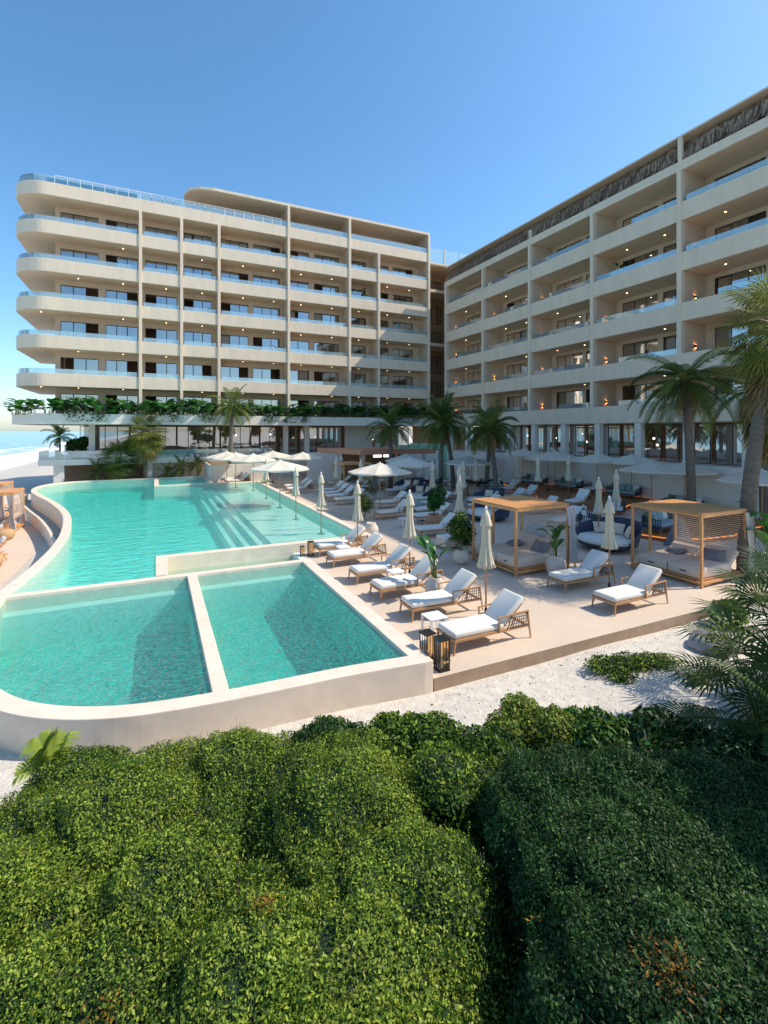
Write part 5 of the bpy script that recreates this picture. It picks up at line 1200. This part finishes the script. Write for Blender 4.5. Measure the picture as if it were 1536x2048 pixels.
BK = [(.75, 4.9, 1.38, .6, 'leafy bush closing the top of the gap between the two big hedges', ('hedge_leaf', 'hedge_leaf_light', 'hedge_leaf_dark'), .034),
      (-.75, 6.15, .92, .42, 'dark rounded bush in front of the pool wall right of its curve', ('hedge_shade', 'hedge_leaf', 'hedge_shade_dark'), .04),
      (.25, 5.9, 1.2, .55, 'sprigged bush in front of the plunge pool corner', ('hedge_leaf', 'hedge_leaf_light', 'hedge_leaf_dark'), .055),
      (1.1, 5.6, 1.2, .5, 'small leafed bush left of the reddish one behind the hedges', ('hedge_leaf', 'hedge_shade', 'hedge_leaf_dark'), .045),
      (1.8, 6.2, 1.2, .45, 'reddish olive bush standing on the sand edge', ('hedge_leaf', 'hedge_leaf_light', 'palm_yellow'), .04),
      (2.7, 6.0, 1.18, .55, 'glossy leafed bush at the sand edge behind the hedge dome', ('hedge_leaf', 'big_leaf_light', 'hedge_leaf_dark'), .075),
      (3.5, 5.9, 1.12, .52, 'dark glossy bush beside the arching palm frond', ('hedge_leaf_dark', 'big_leaf', 'hedge_shade_dark'), .08),
      (4.4, 5.3, 1.2, .8, 'dark bush in deep shade behind the right hedge', ('hedge_leaf_dark', 'hedge_shade', 'hedge_shade_dark'), .06),
      (5.7, 6.0, 1.0, .8, 'dark bush under the spiky fan palms right of the sand', ('hedge_leaf_dark', 'hedge_leaf', 'hedge_shade_dark'), .06),
      (7.3, 7.9, .85, .75, 'furthest dark bush at the right edge near the deck corner', ('hedge_leaf_dark', 'hedge_leaf', 'hedge_shade_dark'), .06),
      (4.75, 4.3, 1.3, .85, 'darkest bush at the right edge beside the hedge dome', ('hedge_leaf_dark', 'hedge_shade', 'hedge_shade_dark'), .06)]
for i, (r, t, top, rad, lab, mm, lf) in enumerate(BK):
    rq = random.Random(60 + i); L_ = []
    for q in range(7): L_.append((r + rq.uniform(-.38, .38), t + rq.uniform(-.25, .25), top * (1.0 if q == 0 else rq.uniform(.6, 1.0)), rad * rq.uniform(.5, .8)))
    for q in range(3): L_.append((r + rq.uniform(-.35, .35), t + rq.uniform(-.3, .1), top * .5, rad * .9))
    shrub('garden_bush', lab, 'bush', lobes_in(L_, i), 22000 if lf < .07 else 10000, lf, 60 + i, group='bushes between the hedges and the sand', mats=mm, shell=.45, core=.66)
# fan palms and fronds in the lower right
for i, (r, t, z, h, L, lab, mm) in enumerate([
    (6.0, 7.2, -.25, 1.3, 1.7, 'fan palm with spiky blades right of the boulder', ('hedge_shade', 'palm_leaf', 'palm_dead')),
    (5.0, 6.3, -.25, .8, 1.6, 'low yellow-green fan palm behind the coconuts', ('palm_leaf', 'palm_leaf_light', 'palm_dead')),
    (7.6, 9.0, -.25, 1.2, 1.6, 'fan palm at the right edge below the banana plant', ('hedge_shade', 'palm_leaf', 'palm_dead')),
    (5.6, 5.0, -.25, 1.3, 1.7, 'shaded fan palm above the dark bushes at the right edge', ('palm_leaf', 'hedge_leaf_dark', 'palm_dead'))]):
    x, y = rt(r, t); palm(lab, (x, y, z), h, 'fan', 30, L, .07, 90 + i, dead=3, R0=.62, lw=.03, mats=mm, group='low fan palms', name='fan_palm')
x, y = rt(4.95, 5.35); palm('feathery palm arching its fronds over the sand', (x, y, -.25), .8, 'feather', 16, 1.5, .08, 99, dead=1, nl=40, ll=.42, lw=.018, mats=('palm_leaf', 'palm_leaf_light', 'palm_dead'), elmin=0, name='garden_palm')
x, y = rt(-4.05, 5.75); palm('bright lime palm tuft at the left end of the hedge', (x, y, -.2), .62, 'feather', 9, .36, .04, 98, dead=0, nl=26, ll=.3, lw=.02, mats=('lime_leaf', 'lime_leaf', 'palm_dead'), elmin=35, name='garden_palm')
# unseen trees added right of the view to shade the lower right corner
def broad_tree(lab, loc, h, r, seed, n=14000):
    t = thing('added_shade_tree', lab, 'tree', loc); m = MB(); m.tube([(0, 0, 0), (.1, .1, h * .5), (0, .2, h * .8)], [.2, .15, .08], 10)
    rq = random.Random(seed); lob = []
    for i in range(9):
        a = rq.uniform(0, 6.28); q = r * rq.uniform(.1, .6); s = r * rq.uniform(.35, .5); lob.append((q * math.cos(a), q * math.sin(a), h * rq.uniform(.55, 1.0), s, s, s * .7)); m.tube([(0, .1, h * .45), (lob[-1][0], lob[-1][1], lob[-1][2])], [.07, .03], 6)
    m.build('trunk', 'trunk', t, smooth=True); V, mi = shrub_mesh(lob, n, .16, seed, zmin=.5, shell=.8); arr_mesh('crown', V, None, ('hedge_leaf', 'hedge_leaf_light', 'hedge_leaf_dark'), mi, t)
broad_tree('leafy tree standing just right of the hedge dome', (8.0, -.2, -.3), 5.4, 2.5, 5, 26000)
broad_tree('third leafy tree, nearest to the arching palm fronds', (9.7, 2.0, -.3), 5.2, 1.9, 7, 16000)
broad_tree('second leafy tree further right of the hedges', (13.2, 2.2, -.3), 6.0, 2.4, 6, 12000)
# raise furniture that stands on the raised timber decks
for o in list(col.objects):
    if o.parent is None and o.get('category') in ('sofa', 'armchair', 'umbrella', 'sun lounger'):
        x, y = o.location.x, o.location.y
        for poly, z in (([(18.9, 14.6), (19.4, 13.0), (20.6, 12.2), (22.6, 12.0), (24.6, 12.6), (26.8, 12.5), (28, 15), (26.5, 16.0), (24.5, 16.0), (22.5, 15.6), (20.6, 16.0), (19.3, 15.6)], .22), ([(21.2, 21.2), (22.0, 19.0), (24.0, 18.6), (25.6, 19.4), (27.6, 19.6), (29.2, 20.4), (29.2, 32), (26.5, 32), (25.4, 29.5), (25.0, 26.5), (23.0, 24.2), (21.6, 23.0)], .28)):
            if pip(np.array([x]), np.array([y]), poly)[0]: o.location.z = z
